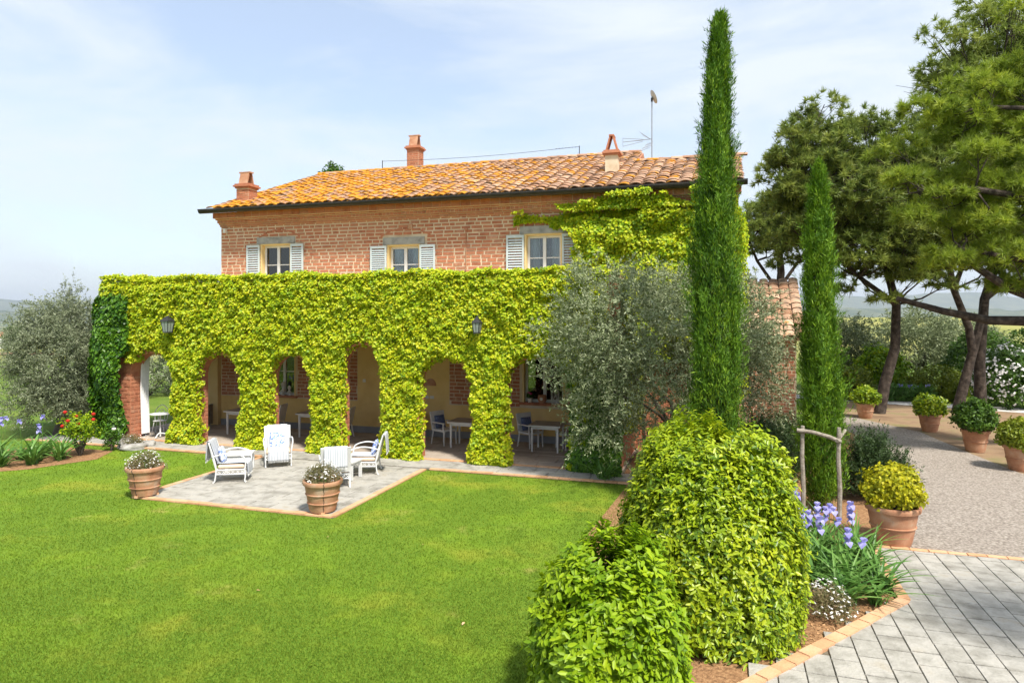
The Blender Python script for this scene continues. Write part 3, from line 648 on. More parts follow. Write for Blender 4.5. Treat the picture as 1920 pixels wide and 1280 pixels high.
# ------------------------------------------------------------------ foliage builders
SHAPES = {  # (along, across, lift) of each corner, faces
 'diamond': ([(0, 0, 0), (.45, .5, .12), (1, 0, -.06), (.45, -.5, .12)], [(0, 2, 1), (0, 3, 2)]),
 'leaf': ([(0, 0, 0), (.28, .42, .10), (.68, .36, .08), (1, 0, -.10), (.68, -.36, .08), (.28, -.42, .10)], [(0, 3, 2, 1), (0, 5, 4, 3)]),
 'lobed': ([(0, 0, 0), (.15, .55, .10), (.62, .42, .05), (1, 0, -.12), (.62, -.42, .05), (.15, -.55, .10)], [(0, 3, 2, 1), (0, 5, 4, 3)]),
 'needle': ([(0, .5, 0), (0, -.5, 0), (1, 0, 0)], [(0, 1, 2)]),
}
def leaf_mesh(name, C, Nn, Tt, ln, wd, shape='diamond', rnd=None, fold=1.):
    sh, fs = SHAPES[shape]; n = len(C); Nn = norm(Nn); Tt = norm(Tt-Nn*np.sum(Tt*Nn, 1, keepdims=True)); Bb = np.cross(Nn, Tt)
    ln = np.broadcast_to(np.asarray(ln, float), (n,))[:, None]; wd = np.broadcast_to(np.asarray(wd, float), (n,))[:, None]
    P = np.stack([C+Tt*ln*a+Bb*wd*b+Nn*wd*c*fold for a, b, c in sh], 1).reshape(-1, 3); k = len(sh)
    F = (np.arange(n)[:, None, None]*k+np.array(fs)[None]).reshape(-1, len(fs[0]))
    if rnd is None: rnd = rng.random(n)
    return np_mesh(name, P, F, np.repeat(rnd, k))
def rdir(n): return norm(rng.normal(size=(n, 3)))
def add_leaves(name, parent, m, C, Nn, Tt, ln, wd, shape='diamond', rnd=None, kind=None):
    o = ob(name, leaf_mesh(name, C, Nn, Tt, ln, wd, shape, rnd), m, parent)
    return o

def crown(radii, n_clump, per, clump_r, shell=(.55, 1.), zmin=-1., lump=.18, seed=0, zc=0., up=.3):
    """leaf centres and outward normals filling an uneven ellipsoid, base at zc"""
    radii = np.array(radii, float); d = rdir(n_clump*3); d = d[d[:, 2] > zmin][:n_clump]; n = len(d)
    k = rng.uniform(shell[0]**2, shell[1]**2, n)**.5; k = k*(1+lump*(vnoise(d*2.3+seed*7.1, seed)-.5)*2.4)
    cc = d*radii*k[:, None]; lr = clump_r*rng.uniform(.6, 1.35, n)
    off = rdir(n*per)*(rng.random(n*per)**.45)[:, None]*np.repeat(lr, per)[:, None]
    C = np.repeat(cc, per, 0)+off; O = norm(np.repeat(norm(cc/radii**1.0), per, 0)*.9+norm(off)*.7+np.array([0, 0, up])); br = np.repeat(rng.random(n), per)
    C[:, 2] += zc
    return C, O, br, cc+np.array([0, 0, zc])
def mixr(br, n, a=.35): return np.clip(br*a+rng.random(n)*(1-a), 0, .999)

def branchy(mb, base, tips, r0, n=6, wob=.12):
    for t in tips:
        b = Vector(base); t = Vector(t); pts = []; rad = []
        for i in range(6):
            u = i/5; p = b.lerp(t, u); p += Vector((random.gauss(0, wob), random.gauss(0, wob), random.gauss(0, wob)*.6))*math.sin(math.pi*u); p.z += .12*math.sin(math.pi*u)
            pts.append(p); rad.append(r0*(1-u)+.006)
        mb.tube(pts, rad, n)
def shrub(name, label, cat, loc, radii, n_clump, per, clump_r, ln, wd, m, shape='leaf', zc=None, shell=(.6, 1.), up=.35, group=None, tip=.5, zmin=-.8, lump=.18, seed=0, rnda=.35, bark='barkgrey', nst=7, trunk=None):
    r = empty(name, loc, 0, label, cat, group); zc = radii[2] if zc is None else zc
    C, O, br, cc = crown(radii, n_clump, per, clump_r, shell, zmin, lump, seed, zc, up); k = C[:, 2] > .02; C, O, br = C[k], O[k], br[k]; n = len(C)
    N_ = norm(O+rdir(n)*.75); T_ = norm(O*tip+rdir(n)*.8+np.array([0, 0, .15]))
    add_leaves('crown' if trunk else 'foliage', r, m, C, N_, T_, ln*rng.uniform(.65, 1.25, n), wd*rng.uniform(.7, 1.2, n), shape, mixr(br, n, rnda))
    s = MB(); tips = [cc[i] for i in rng.choice(len(cc), min(nst, len(cc)), False)]
    if trunk:
        h, rad = trunk; s.tube([(0, 0, -.05), (.04, .02, h*.5), (0, 0, h)], [rad*1.25, rad, rad*.85], 9); branchy(s, (0, 0, h-.05), tips, rad*.6)
        s.obj('trunk', M[bark], r, smooth=True)
    else:
        branchy(s, (0, 0, -.03), tips, .022, 5, .05); s.obj('stems', M[bark], r, smooth=True)
    return r

# ------------------------------------------------------------------ vines on the house
def arch_dist(S, Zz):
    """signed distance-like value: >0 outside the openings (ivy grows), <0 inside"""
    D = np.full(len(S), 9.)
    for (p, n_, c) in zip(PIERS[:-1], PIERS[1:], CROWN):
        foot = .10*(1-ss(.15, .75, Zz)); a = p[1]+.13+foot; b = n_[0]-.07-foot; m = (a+b)/2; hw = (b-a)/2; zs = c-.62
        rr = np.sqrt(np.clip(1-((S-m)/hw)**2, 0, 1)); top = zs+.64*rr
        dx = np.abs(S-m)-hw; dz = Zz-top; out_ = np.hypot(np.maximum(dx, 0), np.maximum(Zz-zs, 0)); D = np.minimum(D, np.where(dx < 0, np.where(dz < 0, np.maximum(dx, dz), dz), out_))
    return D
def front_vine():
    n = 165000; S = rng.uniform(-15.4, .62, n); Zz = rng.uniform(.03, 5.02, n)
    q = np.stack([S, Zz, np.zeros(n)], 1); D = arch_dist(S, Zz)+(vnoise(q*6, 5)-.5)*.16
    edge = np.where(Zz < 2.45, -13.6, -14.3+(vnoise(q*1.3, 9)-.5)*.6-1.1*ss(2.9, 4.3, Zz))
    k = (D > 0) & (S > edge) & ((S < .05+(vnoise(q*2, 3)-.5)*.5) | (Zz > 2.0+.5*vnoise(q*2.2, 4))); S, Zz, D, q = S[k], Zz[k], D[k], q[k]; n = len(S)
    bump = .40*vnoise(q*2.6, 1)+.32*vnoise(q*6.5, 2)+.34*vnoise(q*13, 14)
    depth = .32-.30*bump-.10*(1-ss(.1, .7, Zz))+.20*(1-ss(0, .22, D))**2+.12*ss(4.75, 5.02, Zz)
    lay_ = rng.random(n)**2*.14; d = depth+lay_-.06
    Zj = Zz+.05*(vnoise(q*3.1, 8)-.5)*ss(4.4, 5, Zz)
    C = np.stack([S, d, Zj], 1)
    O = np.stack([rng.normal(0, .65, n), -np.ones(n), .6+rng.normal(0, .65, n)], 1); T_ = np.stack([rng.normal(0, .6, n), -.6+rng.normal(0, .3, n), -.8+rng.normal(0, .5, n)], 1)
    # top of the parapet
    m = 15000; S2 = rng.uniform(-15.4, .9, m); D2 = rng.uniform(.1, .85, m); q2 = np.stack([S2, D2, np.zeros(m)], 1)
    Z2 = 4.90+.17*vnoise(q2*2.4, 6)+.10*vnoise(q2*7, 7)-.10*((D2-.42)/.4)**2+rng.normal(0, .025, m); C2 = np.stack([S2, D2, Z2], 1)
    O2 = np.stack([rng.normal(0, .5, m), -.4+rng.normal(0, .5, m), np.ones(m)], 1); T2 = rdir(m)
    m = 15000; D3 = rng.uniform(.2, WD, m); Z3 = rng.uniform(1.0, 4.98, m); q3 = np.stack([D3, Z3, np.full(m, 7.)], 1); C3 = np.stack([.86+.30*vnoise(q3*2.4, 61)+.12*vnoise(q3*6, 62)-.1*rng.random(m)**2, D3, Z3], 1)
    O3 = np.stack([np.ones(m), -.3+rng.normal(0, .5, m), .5+rng.normal(0, .5, m)], 1); T3 = np.stack([rng.normal(.3, .4, m), rng.normal(0, .6, m), -.8+rng.normal(0, .5, m)], 1)
    C = np.concatenate([C, C2, C3]); O = np.concatenate([O, O2, O3]); T_ = np.concatenate([T_, T2, T3]); n = len(C)
    v = empty('climbing_vine', (BX, BY, 0), ANG, 'yellow-green climbing vine covering the loggia arches and parapet', 'vine')
    cl = vnoise(C*3.1, 12); r = np.clip(.35*cl+.65*rng.random(n), 0, .999)
    add_leaves('foliage', v, M['vine'], C, O, T_, rng.uniform(.055, .105, n), rng.uniform(.05, .085, n), 'diamond', r)
    s = MB()
    for a, b in PIERS[1:]:
        for k in range(3):
            x = random.uniform(a+.1, b-.1); s.tube([(x, A0-.03, -.02), (x+random.uniform(-.1, .1), A0-.03, 1.2), (x+random.uniform(-.3, .3), A0-.03, 2.6), (x+random.uniform(-.6, .6), A0-.03, 4.5)], [.02, .016, .012, .006], 5)
    s.obj('stems', M['barkgrey'], v)
front_vine()
def wall_ivy(name, label, m, pts, O, T_, ln, wd, stems, shape='diamond', rn=None):
    v = empty(name, (BX, BY, 0), ANG, label, 'ivy' if 'ivy' in name else 'vine'); n = len(pts)
    cl = vnoise(pts*3.1, 22); r = np.clip(.35*cl+.65*rng.random(n), 0, .999)
    add_leaves('foliage', v, m, pts, O, T_, ln*rng.uniform(.7, 1.25, n), wd*rng.uniform(.7, 1.2, n), shape, r)
    s = MB(); [s.tube(p, [.022]+[.014]*(len(p)-2)+[.006], 5) for p in stems]; tag(s.obj('stems', M['barkgrey'], v), kind='stuff'); return v
def end_ivy():
    n = 17000; a = rng.uniform(0, 1, n); Zz = rng.uniform(.03, 4.5, n)        # wraps the left corner: a<.62 front, else the end face
    q = np.stack([a*3, Zz, np.zeros(n)], 1); fr = a < .6
    s = np.where(fr, -15.32+(a/.6)*1.15, -15.32); d = np.where(fr, .2, .2+(a-.6)/.4*1.6)
    prof = .16+.34*ss(.2, 2.2, Zz)*(1-.75*ss(3.2, 4.4, Zz))+.10*(1-ss(.0, .5, Zz)); th = prof*(.45+.75*vnoise(q*1.7, 31))+rng.random(n)**2*-.12
    right = -14.42+.04*ss(.4, 2.2, Zz)+.45*ss(2.6, 3.2, Zz)-.5*ss(3.9, 4.9, Zz)+(vnoise(q*2, 33)-.5)*.3
    k = (~fr) | (s < right); s, d, Zz, th, fr, q = s[k], d[k], Zz[k], th[k], fr[k], q[k]; n = len(s)
    corner = np.clip((-14.95-s)/.4, 0, 1)*fr
    ps = np.where(fr, s-corner*th*.8, s-th); pd = np.where(fr, d-th*(1-.3*corner), d-.12*(d < .5))
    C = np.stack([ps, pd, Zz], 1); O = np.stack([np.where(fr, -.9*corner, -1.)+rng.normal(0, .4, n), np.where(fr, -1., -.2)+rng.normal(0, .4, n), .45+rng.normal(0, .4, n)], 1)
    T_ = np.stack([rng.normal(0, .5, n), rng.normal(0, .5, n), -1+rng.normal(0, .4, n)], 1)
    wall_ivy('corner_ivy', 'dark green ivy on the end pier beside the grey olive tree', M['ivy'], C, O, T_, .13, .12, [[(-15.0, .2, -.02), (-15.1, .18, 2), (-15, .2, 4.4)], [(-14.8, .2, -.02), (-14.9, .18, 2.5)]])
end_ivy()
def foot_ivy():
    n = 9000; S = rng.uniform(-.42, .98, n); Zz = rng.uniform(.03, 2.5, n); q = np.stack([S, Zz, np.zeros(n)], 1)
    D = arch_dist(S, Zz)+(vnoise(q*5, 42)-.5)*.2; k = D > 0; S, Zz, q, D = S[k], Zz[k], q[k], D[k]; n = len(S)
    d = .22-.30*vnoise(q*2.5, 41)*1.-.16*(1-ss(.2, 1.2, Zz))+.15*(1-ss(0, .2, D))+rng.random(n)**2*.15
    C = np.stack([S, d, Zz], 1); O = np.stack([rng.normal(0, .45, n), -np.ones(n), .5+rng.normal(0, .45, n)], 1); T_ = np.stack([rng.normal(0, .6, n), -.4+rng.normal(0, .3, n), -.8+rng.normal(0, .5, n)], 1)
    wall_ivy('pier_ivy', 'deep green ivy around the foot of the arcade pier under the olive branches', M['ivy'], C, O, T_, .09, .075, [[(.3, .22, -.02), (.25, .22, 1.2), (.35, .22, 2.2)]])
foot_ivy()
def upper_vine():
    n = 52000; S = rng.uniform(-2.9, 3.62, n); Zz = rng.uniform(2.6, 7.46, n); q = np.stack([S, Zz, np.zeros(n)], 1); nz_ = vnoise(q*1.1, 51); n2 = vnoise(q*3.5, 52)
    left = -.88+.5*(nz_-.5)+.25*(n2-.5)-.28*ss(6.1, 6.6, Zz)
    top = 7.2+.5*(vnoise(q*1.7, 53)-.42)+.2*(n2-.5)
    strand = (np.abs(Zz-(6.83-.12*np.sin(S*3)+.08*(S+1)))<.14*(.5+n2)) & (S > -2.75) & (n2 > .32)
    gutter_s = (Zz > 6.9) & (vnoise(q*np.array([2.6, .5, 1]), 54) > .60) & (S > -.9)
    k = ((S > left) & (Zz < top)) | strand | gutter_s; S, Zz, q, n2, strand = S[k], Zz[k], q[k], n2[k], strand[k]; n = len(S)
    thick = np.where(strand, .08, .06+.42*vnoise(q*1.6, 55)+.30*n2)*(1-.6*ss(6.7, 7.3, Zz)); d = WD-thick+rng.random(n)**1.5*.22*thick/.3
    d = np.where(Zz > 6.95, np.minimum(d, WD-.33-.22*vnoise(q*2.2, 58)-.14*n2+.16*rng.random(n)), d); d = np.where(Zz > 7.3, np.minimum(d, 2.72), d)
    C = np.stack([S, d, Zz], 1); O = np.stack([rng.normal(0, .5, n), -np.ones(n), .6+rng.normal(0, .5, n)], 1)
    m = 22000; D2 = rng.uniform(WD-.3, WB, m); Z2 = rng.uniform(1.5, 7.2, m); q2 = np.stack([D2, Z2, np.ones(m)*4], 1); th2 = .10+.45*vnoise(q2*1.4, 56)+.15*vnoise(q2*4, 57)
    C2 = np.stack([3.5+th2*(1-.5*ss(6.6, 7.2, Z2))-rng.random(m)**1.5*.15, D2, Z2], 1); O2 = np.stack([np.ones(m), -.4+rng.normal(0, .5, m), .5+rng.normal(0, .5, m)], 1)
    C = np.concatenate([C, C2]); O = np.concatenate([O, O2]); n = len(C); T_ = np.stack([rng.normal(0, .6, n), -.4+rng.normal(0, .4, n), -.7+rng.normal(0, .6, n)], 1)
    wall_ivy('wall_vine', 'bright vine climbing the upper brick wall to the gutter beside the third window', M['vine'], C, O, T_, .10, .085, [[(1.2, WD-.05, -.02), (1.0, WD-.05, 3), (.8, WD-.05, 6.6)], [(2.6, WD-.05, -.02), (2.4, WD-.05, 4), (2.8, WD-.05, 6.9)], [(.2, WD-.06, 6.5), (-1.2, WD-.06, 6.75), (-2.7, WD-.06, 6.85)]])
upper_vine()

# ------------------------------------------------------------------ shrubs and trees near the camera
def big_bush(name, label, loc, radii, h, n, ln, wd, m, seed, lump):
    '''leaves over an uneven dome that reaches the ground, growing in upright shoots'''
    r = empty(name, loc, 0, label, 'bush'); ns = n//14; a = rng.uniform(0, 2*math.pi, ns); t = rng.random(ns)
    el = np.arcsin(np.clip(t, 0, 1)); ce = np.cos(el)**.55; d = np.stack([np.cos(a)*ce, np.sin(a)*ce, np.sin(el)], 1)
    k = .80+.20*rng.random(ns)**.5; k *= 1+lump*((vnoise(d*2.1+seed, seed)-.5)*1.4+(vnoise(d*5+seed, seed+1)-.5)*.9)
    base = d*np.array([radii[0], radii[1], h])*k[:, None]; o = norm(d*np.array([1, 1, .8])); ax = norm(o*.75+np.array([0, 0, .7])+rng.normal(0, .28, (ns, 3))); L_ = rng.uniform(.10, .26, ns); sh_ = rng.random(ns) < .06; L_ = np.where(sh_, L_*1.9, L_)
    per = 14; u = rng.random((ns, per)); C = (base[:, None]+ax[:, None]*((u-.6)*L_[:, None])[..., None]).reshape(-1, 3)+rng.normal(0, .015, (ns*per, 3)); m_ = len(C); axr = np.repeat(ax, per, 0)
    rad = rdir(m_); T_ = norm(axr*.55+rad*.85); N_ = norm(axr*.8+np.repeat(o, per, 0)*.5+rdir(m_)*.45-T_*.3); z = C[:, 2] > .02
    add_leaves('foliage', r, M[m], C[z], N_[z], T_[z], ln*rng.uniform(.65, 1.2, z.sum()), wd*rng.uniform(.75, 1.2, z.sum()), 'leaf', np.clip(.45*np.repeat(rng.random(ns), per)+.25*u.ravel()+.3*rng.random(m_), 0, .999)[z])
    # darker leaves deeper inside
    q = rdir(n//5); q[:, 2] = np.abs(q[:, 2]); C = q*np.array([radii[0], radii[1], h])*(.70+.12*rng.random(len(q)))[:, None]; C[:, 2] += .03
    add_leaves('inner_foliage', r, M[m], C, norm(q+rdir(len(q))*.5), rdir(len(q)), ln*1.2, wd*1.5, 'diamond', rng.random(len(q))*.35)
    s = MB(); branchy(s, (0, 0, -.03), [tuple(base[i]*.9) for i in range(40)], .024, 5, .05); s.obj('stems', M['barkgrey'], r, smooth=True); return r
big_bush('laurel_bush', 'tall dome-shaped laurel bush at the corner of the paved yard', (2.52, 8.75, 0), (1.16, 1.10), 2.50, 76000, .084, .036, 'laurel', 2, .12)
big_bush('leafy_bush', 'light green broad leaf bush on the lawn in front of the laurel', (.96, 6.85, 0), (.76, .78), 1.50, 30000, .095, .044, 'hydrangea', 5, .26)

def cypress(name, label, loc, H, R_, n_pl, seed, wob):
    r = empty(name, loc, 0, label, 'tree', 'cypresses in the flower bed')
    z = rng.random(n_pl)**.85*H*.94+.05; a = rng.uniform(0, 2*math.pi, n_pl); u = z/H
    prof = np.interp(u, [0, .05, .18, .45, .7, .88, .96, 1], [.6, .88, 1, .92, .60, .26, .07, .0])
    q = np.stack([np.cos(a)*2.2, np.sin(a)*2.2, z*.8], 1); rad = R_*prof*(.62+.38*rng.random(n_pl)**.6)*(.60+.80*vnoise(q*1.3, seed))
    wisp = rng.random(n_pl) < .11; rad = np.where(wisp, rad*1.32, rad)
    sway = wob*np.sin(u*4+seed); base = np.stack([np.cos(a)*rad+sway, np.sin(a)*rad, z], 1)
    tl = np.where(wisp, .42, .16); ax = norm(np.stack([np.cos(a)*tl, np.sin(a)*tl, np.ones(n_pl)], 1)+rng.normal(0, .07, (n_pl, 3))); L_ = rng.uniform(.25, .6, n_pl)*(1-.55*u**3)
    per = 31; t = rng.random((n_pl, per)); C = base[:, None]+ax[:, None]*(t*L_[:, None])[..., None]; w = .055*(1-t*.75)*(1-.6*u[:, None]**4)
    C = (C+rng.normal(size=(n_pl, per, 3))*w[..., None]).reshape(-1, 3); axr = np.repeat(ax, per, 0); n = len(C)
    o = np.repeat(np.stack([np.cos(a), np.sin(a), np.zeros(n_pl)], 1), per, 0)
    T_ = norm(axr+rng.normal(0, .28, (n, 3))+o*.12); N_ = norm(o+rng.normal(0, .7, (n, 3)))
    br = np.repeat(rng.random(n_pl), per); k = C[:, 2] > .02
    add_leaves('crown', r, M['cypress'], C[k], N_[k], T_[k], rng.uniform(.06, .14, k.sum()), rng.uniform(.010, .020, k.sum()), 'diamond', mixr(br, n, .72)[k])
    s = MB(); s.tube([(0, 0, -.05), (0, 0, H*.3), (wob*math.sin(2+seed), 0, H*.6), (wob*math.sin(3.6+seed), 0, H*.93)], [.11, .08, .05, .012], 8); s.obj('trunk', M['bark'], r, smooth=True); return r
cypress('cypress_tree', 'tallest slim cypress rising above the roof in front of the house', (3.92, 13.0, 0), 9.95, .375, 3600, 3, .06)
cypress('cypress_tree', 'shorter slim cypress held by a wooden pole frame', (6.12, 13.55, 0), 7.05, .30, 2200, 8, .03)

def olive(name, label, loc, radii, zc, ncl, per, m, seed, trunk=(1.2, .14), group=None, ln=.07, wd=.018, clr=.34):
    r = empty(name, loc, 0, label, 'tree', group); C, O, br, cc = crown(radii, ncl, per, clr, (.45, 1.02), -.85, .30, seed, zc, .2); 
    # leaves sit along twigs that fan outwards from each clump
    nt_ = len(cc)*5; tw0 = np.repeat(cc, 5, 0)+rdir(nt_)*clr*.55; od = norm((tw0-np.array([0, 0, zc]))/np.array(radii)); ax = norm(od*.8+rdir(nt_)*.75+np.array([0, 0, .25])); tl = rng.uniform(.22, .6, nt_)*clr/.34
    pr = per//5; u_ = rng.random((nt_, pr)); C = (tw0[:, None]+ax[:, None]*(u_*tl[:, None])[..., None]).reshape(-1, 3); C[:, 2] -= (.10*u_**2).ravel(); C += rng.normal(0, .012, C.shape)
    O = np.repeat(ax, pr, 0); br = np.repeat(np.repeat(rng.random(len(cc)), 5)*.6+rng.random(nt_)*.4, pr)
    k = C[:, 2] > .35; C, O, br = C[k], O[k], br[k]; n = len(C)
    T_ = norm(O*.7+rdir(n)*.8); N_ = rdir(n)
    add_leaves('crown', r, m, C, N_, T_, ln*rng.uniform(.7, 1.3, n), wd*rng.uniform(.8, 1.3, n), 'diamond', mixr(br, n, .4))
    s = MB(); h, rd = trunk; s.tube([(0, 0, -.06), (.08, .03, h*.5), (-.03, 0, h)], [rd*1.5, rd, rd*.9], 9); branchy(s, (0, 0, h-.08), [cc[i]*.85 for i in rng.choice(len(cc), 16, False)], rd*.32, 6, .15); s.obj('trunk', M['barkgrey'], r, smooth=True); return r
olive('olive_tree', 'spreading grey-green olive tree in front of the arcade end behind the tallest cypress', (3.75, 15.95, 0), (2.65, 1.45, 2.05), 2.9, 1300, 85, M['olive'], 4, (1.3, .13), ln=.08, wd=.024, clr=.34)
olive('olive_tree', 'dense grey olive tree standing beside the ivy-clad end pier', (-14.75, 22.2, 0), (1.35, 1.4, 2.1), 2.3, 950, 85, M['olive_dark'], 6, (1.0, .13), ln=.085, wd=.024, clr=.36)

# ------------------------------------------------------------------ pines
def pine(name, label, loc, trunk_pts, trunk_r, clusters, limbs, m, tuft_n, tufts, needle, width, group='pines along the drive', seed=0, bw=.05):
    """clusters: (x,y,z,r) puffs in world coordinates; limbs: lists of world points"""
    r = empty(name, loc, 0, label, 'tree', group); o0 = np.array(loc); cl = np.array(clusters)
    n = len(cl); d = rdir(n*tufts); d[:, 2] = np.abs(d[:, 2])*.9-.25; d = norm(d); k = rng.uniform(.45, 1.0, n*tufts)
    tc_ = np.repeat(cl[:, :3], tufts, 0)+d*(np.repeat(cl[:, 3], tufts)*k)[:, None]*np.array([1, 1, .62]); td = norm(d*.8+np.array([0, 0, .55])+rng.normal(0, .25, d.shape))
    N = len(tc_); C = np.repeat(tc_, tuft_n, 0)+rng.normal(0, .018, (N*tuft_n, 3)); ax = np.repeat(td, tuft_n, 0); dirs = norm(ax*.75+rdir(N*tuft_n)*.85); nn = rdir(N*tuft_n)
    br = np.repeat(np.repeat(rng.random(n), tufts)*.35+rng.random(N)*.4, tuft_n); rn = np.clip(br+rng.random(len(br))*.25, 0, .999)
    add_leaves('crown', r, m, C-o0, nn, dirs, needle*rng.uniform(.7, 1.2, len(C)), width, 'needle', rn)
    s = MB(); tp = [Vector(p)-Vector(loc) for p in trunk_pts]; s.tube(tp, list(np.linspace(trunk_r*1.15, trunk_r*.55, len(tp))), 10)
    tr = s.obj('trunk', M['bark'], r, smooth=True)
    joints = [Vector(p) for p in trunk_pts[len(trunk_pts)//2:]]
    for lp, lr in limbs:
        b = MB(); b.tube([Vector(p)-Vector(loc) for p in lp], list(np.linspace(lr, lr*.4, len(lp))), 8); b.obj('limb', M['bark'], r, smooth=True); joints += [Vector(p) for p in lp[1:]]
    tw = MB()
    tw.tube([joints[0]-Vector(loc)]+[p-Vector(loc) for p in joints[1:2]], [bw, bw], 5)
    for c in clusters:
        cv = Vector(c[:3]); j = min(joints, key=lambda p: (p-cv).length); a = j-Vector(loc); e = cv-Vector(loc); mid = a.lerp(e, .5)+Vector((random.gauss(0, .12), random.gauss(0, .12), -.12))
        tw.tube([a, mid, e], [bw, bw*.7, bw*.3], 5)
        for _ in range(4): f = e+Vector((random.gauss(0, 1), random.gauss(0, 1), random.gauss(.3, .6)))*c[3]*.55; tw.tube([mid.lerp(e, random.uniform(.2, 1)), f], [bw*.35, bw*.12], 4)
    tw.obj('branches', M['bark'], r, smooth=True); return r
def puffs(c, rad, n, pr, seed, shell=.35):
    g = np.random.default_rng(seed); d = norm(g.normal(size=(n, 3))); k = g.uniform(shell, 1, n)**.6
    return [tuple(np.array(c)+d[i]*k[i]*np.array(rad))+(pr*g.uniform(.7, 1.3),) for i in range(n)]
# leaning pine by the first potted plants
pine('pine_tree', 'pine with a single slightly curved trunk behind the first potted plant on the drive', (14.5, 27.0, 0),
     [(14.5, 27, -.1), (14.75, 27, 1.2), (15.15, 27, 2.6), (15.2, 27, 4.3), (14.7, 27, 6.2), (14.2, 27, 8.4)], .2,
     puffs((13.6, 26.8, 8.3), (3.5, 2.6, 3.4), 150, .95, 3, .2)+puffs((11.8, 26.5, 8.9), (1.7, 1.6, 3.0), 60, .8, 33, .2)+puffs((15.8, 26.6, 6.6), (2.2, 1.6, 1.8), 36, .75, 34, .2)+[(10.4, 26, 10.0, .8), (10.9, 26, 11.0, .8), (11.9, 26, 11.9, .9), (10.6, 26, 8.6, .8), (12.8, 26, 4.8, .7), (14.2, 26, 4.5, .6), (16.5, 26, 5.0, .7)],
     [([(15.2, 27, 4.3), (13.6, 26.8, 5.4), (12, 26.5, 6.8)], .12), ([(14.9, 27, 5.6), (13.2, 27, 7.4), (11.2, 26.4, 9.2)], .1), ([(14.7, 27, 6.2), (16, 26.8, 7.6), (16.8, 26.6, 9)], .1)], M['pine'], 26, 26, .27, .042, seed=1)
pine('pine_tree', 'pine with a leaning forked trunk beside the white flowering shrub', (17.7, 27.2, 0),
     [(17.7, 27.2, -.1), (18.0, 27.2, 1.1), (18.35, 27.2, 2.4), (18.2, 27.2, 3.4), (17.6, 27.2, 4.9), (17.0, 27, 7.5)], .18,
     puffs((17.6, 27, 9.0), (2.8, 2.2, 3.6), 80, .95, 9, .2)+puffs((19.0, 27, 13.2), (2.9, 2.0, 3.2), 90, .95, 10, .2)+puffs((20.0, 26.6, 8.6), (2.6, 1.8, 3.2), 60, .85, 35, .2), [([(18.35, 27.2, 2.4), (18.9, 27.3, 4.2), (19.3, 27.3, 7), (19.2, 27, 11.5)], .17), ([(17.6, 27.2, 4.9), (18.8, 27, 8.5), (20, 27, 10)], .1)], M['pine'], 26, 26, .27, .042, seed=2)
pine('pine_tree', 'straight pine trunk rising close behind the forked pine', (18.95, 27.6, 0), [(18.95, 27.6, -.1), (18.9, 27.6, 2), (19.1, 27.6, 4.5), (19.9, 27.6, 7), (20.5, 27.6, 11)], .2,
     puffs((21.2, 27.5, 12.4), (3.2, 2.4, 4.2), 80, 1.0, 12, .2), [([(19.1, 27.6, 4.5), (20.4, 27.4, 5.6), (22, 27.2, 6)], .11)], M['pine'], 26, 24, .27, .042, seed=3)
# big pine whose trunk stands beyond the right edge of the picture; its limbs reach over the drive
pine('pine_tree', 'large pine reaching bright long-needled branches over the gravel drive', (16.6, 18.6, 0), [(16.6, 18.6, -.1), (16.5, 18.6, 2.0), (16.2, 18.6, 4), (15.9, 18.4, 7), (15.6, 18.2, 10.5)], .34,
     [(9.9, 17.2, 7.3, .50), (10.2, 17.4, 6.4, .55), (10.9, 17.2, 6.9, .6), (11.6, 17, 7.9, .62), (11.2, 17.6, 9.1, .5), (12.3, 17.4, 9.6, .65), (12.9, 17.8, 8.6, .7), (12.1, 17.5, 6.3, .7), (11.2, 17.6, 5.4, .6), (12.9, 17.6, 5.3, .7), (13.5, 17.6, 6.9, .8), (13.9, 17.5, 9.9, .7), (13.6, 17.2, 11.2, .6), (14.2, 18, 8.2, .8), (13.0, 18, 7.3, .7), (12.3, 18, 7.2, .6), (13.8, 17.4, 5.6, .7), (14.6, 18, 6.4, .8), (14.8, 18, 10.8, .8), (14.0, 18.4, 12.2, .8), (11.5, 17.9, 6.3, .5), (14.8, 17.4, 7.6, .8), (15.6, 17.6, 9.4, .9), (13.2, 17.9, 10.4, .6)]+puffs((13.4, 18.3, 7.6), (3.2, 1.2, 3.2), 64, .66, 77, .2),
     [([(16.3, 18.6, 3.7), (14.4, 18.5, 3.72), (13.0, 18.6, 3.75), (11.8, 18.7, 4.0), (10.6, 18.8, 4.35)], .17), ([(16.25, 18.6, 3.85), (14.6, 18.3, 4.15), (13.1, 18.0, 4.6), (12.0, 17.8, 5.2)], .20), ([(15.9, 18.4, 7), (13.8, 17.8, 6.9), (11.8, 17.4, 7.1), (10.3, 17.3, 7.0)], .13), ([(15.8, 18.3, 8), (13.8, 17.6, 9.2), (12, 17.4, 9.2)], .11), ([(16.1, 18.5, 5), (14, 17.8, 5.2), (11.6, 17.6, 5.6)], .12)],
     M['pine_near'], 54, 34, .23, .022, seed=4, bw=.03)
# tree just outside the picture that shades the paved yard
pine('pine_tree', 'pine at the edge of the paved yard shading its slabs', (10.6, 4.6, 0), [(10.6, 4.6, -.1), (10.5, 4.6, 2.5), (10.1, 4.7, 5), (9.8, 4.8, 7)], .24, puffs((9.1, 4.75, 7.2), (1.4, .8, .9), 20, .75, 5), [], M['pine'], 20, 14, .2, .03)
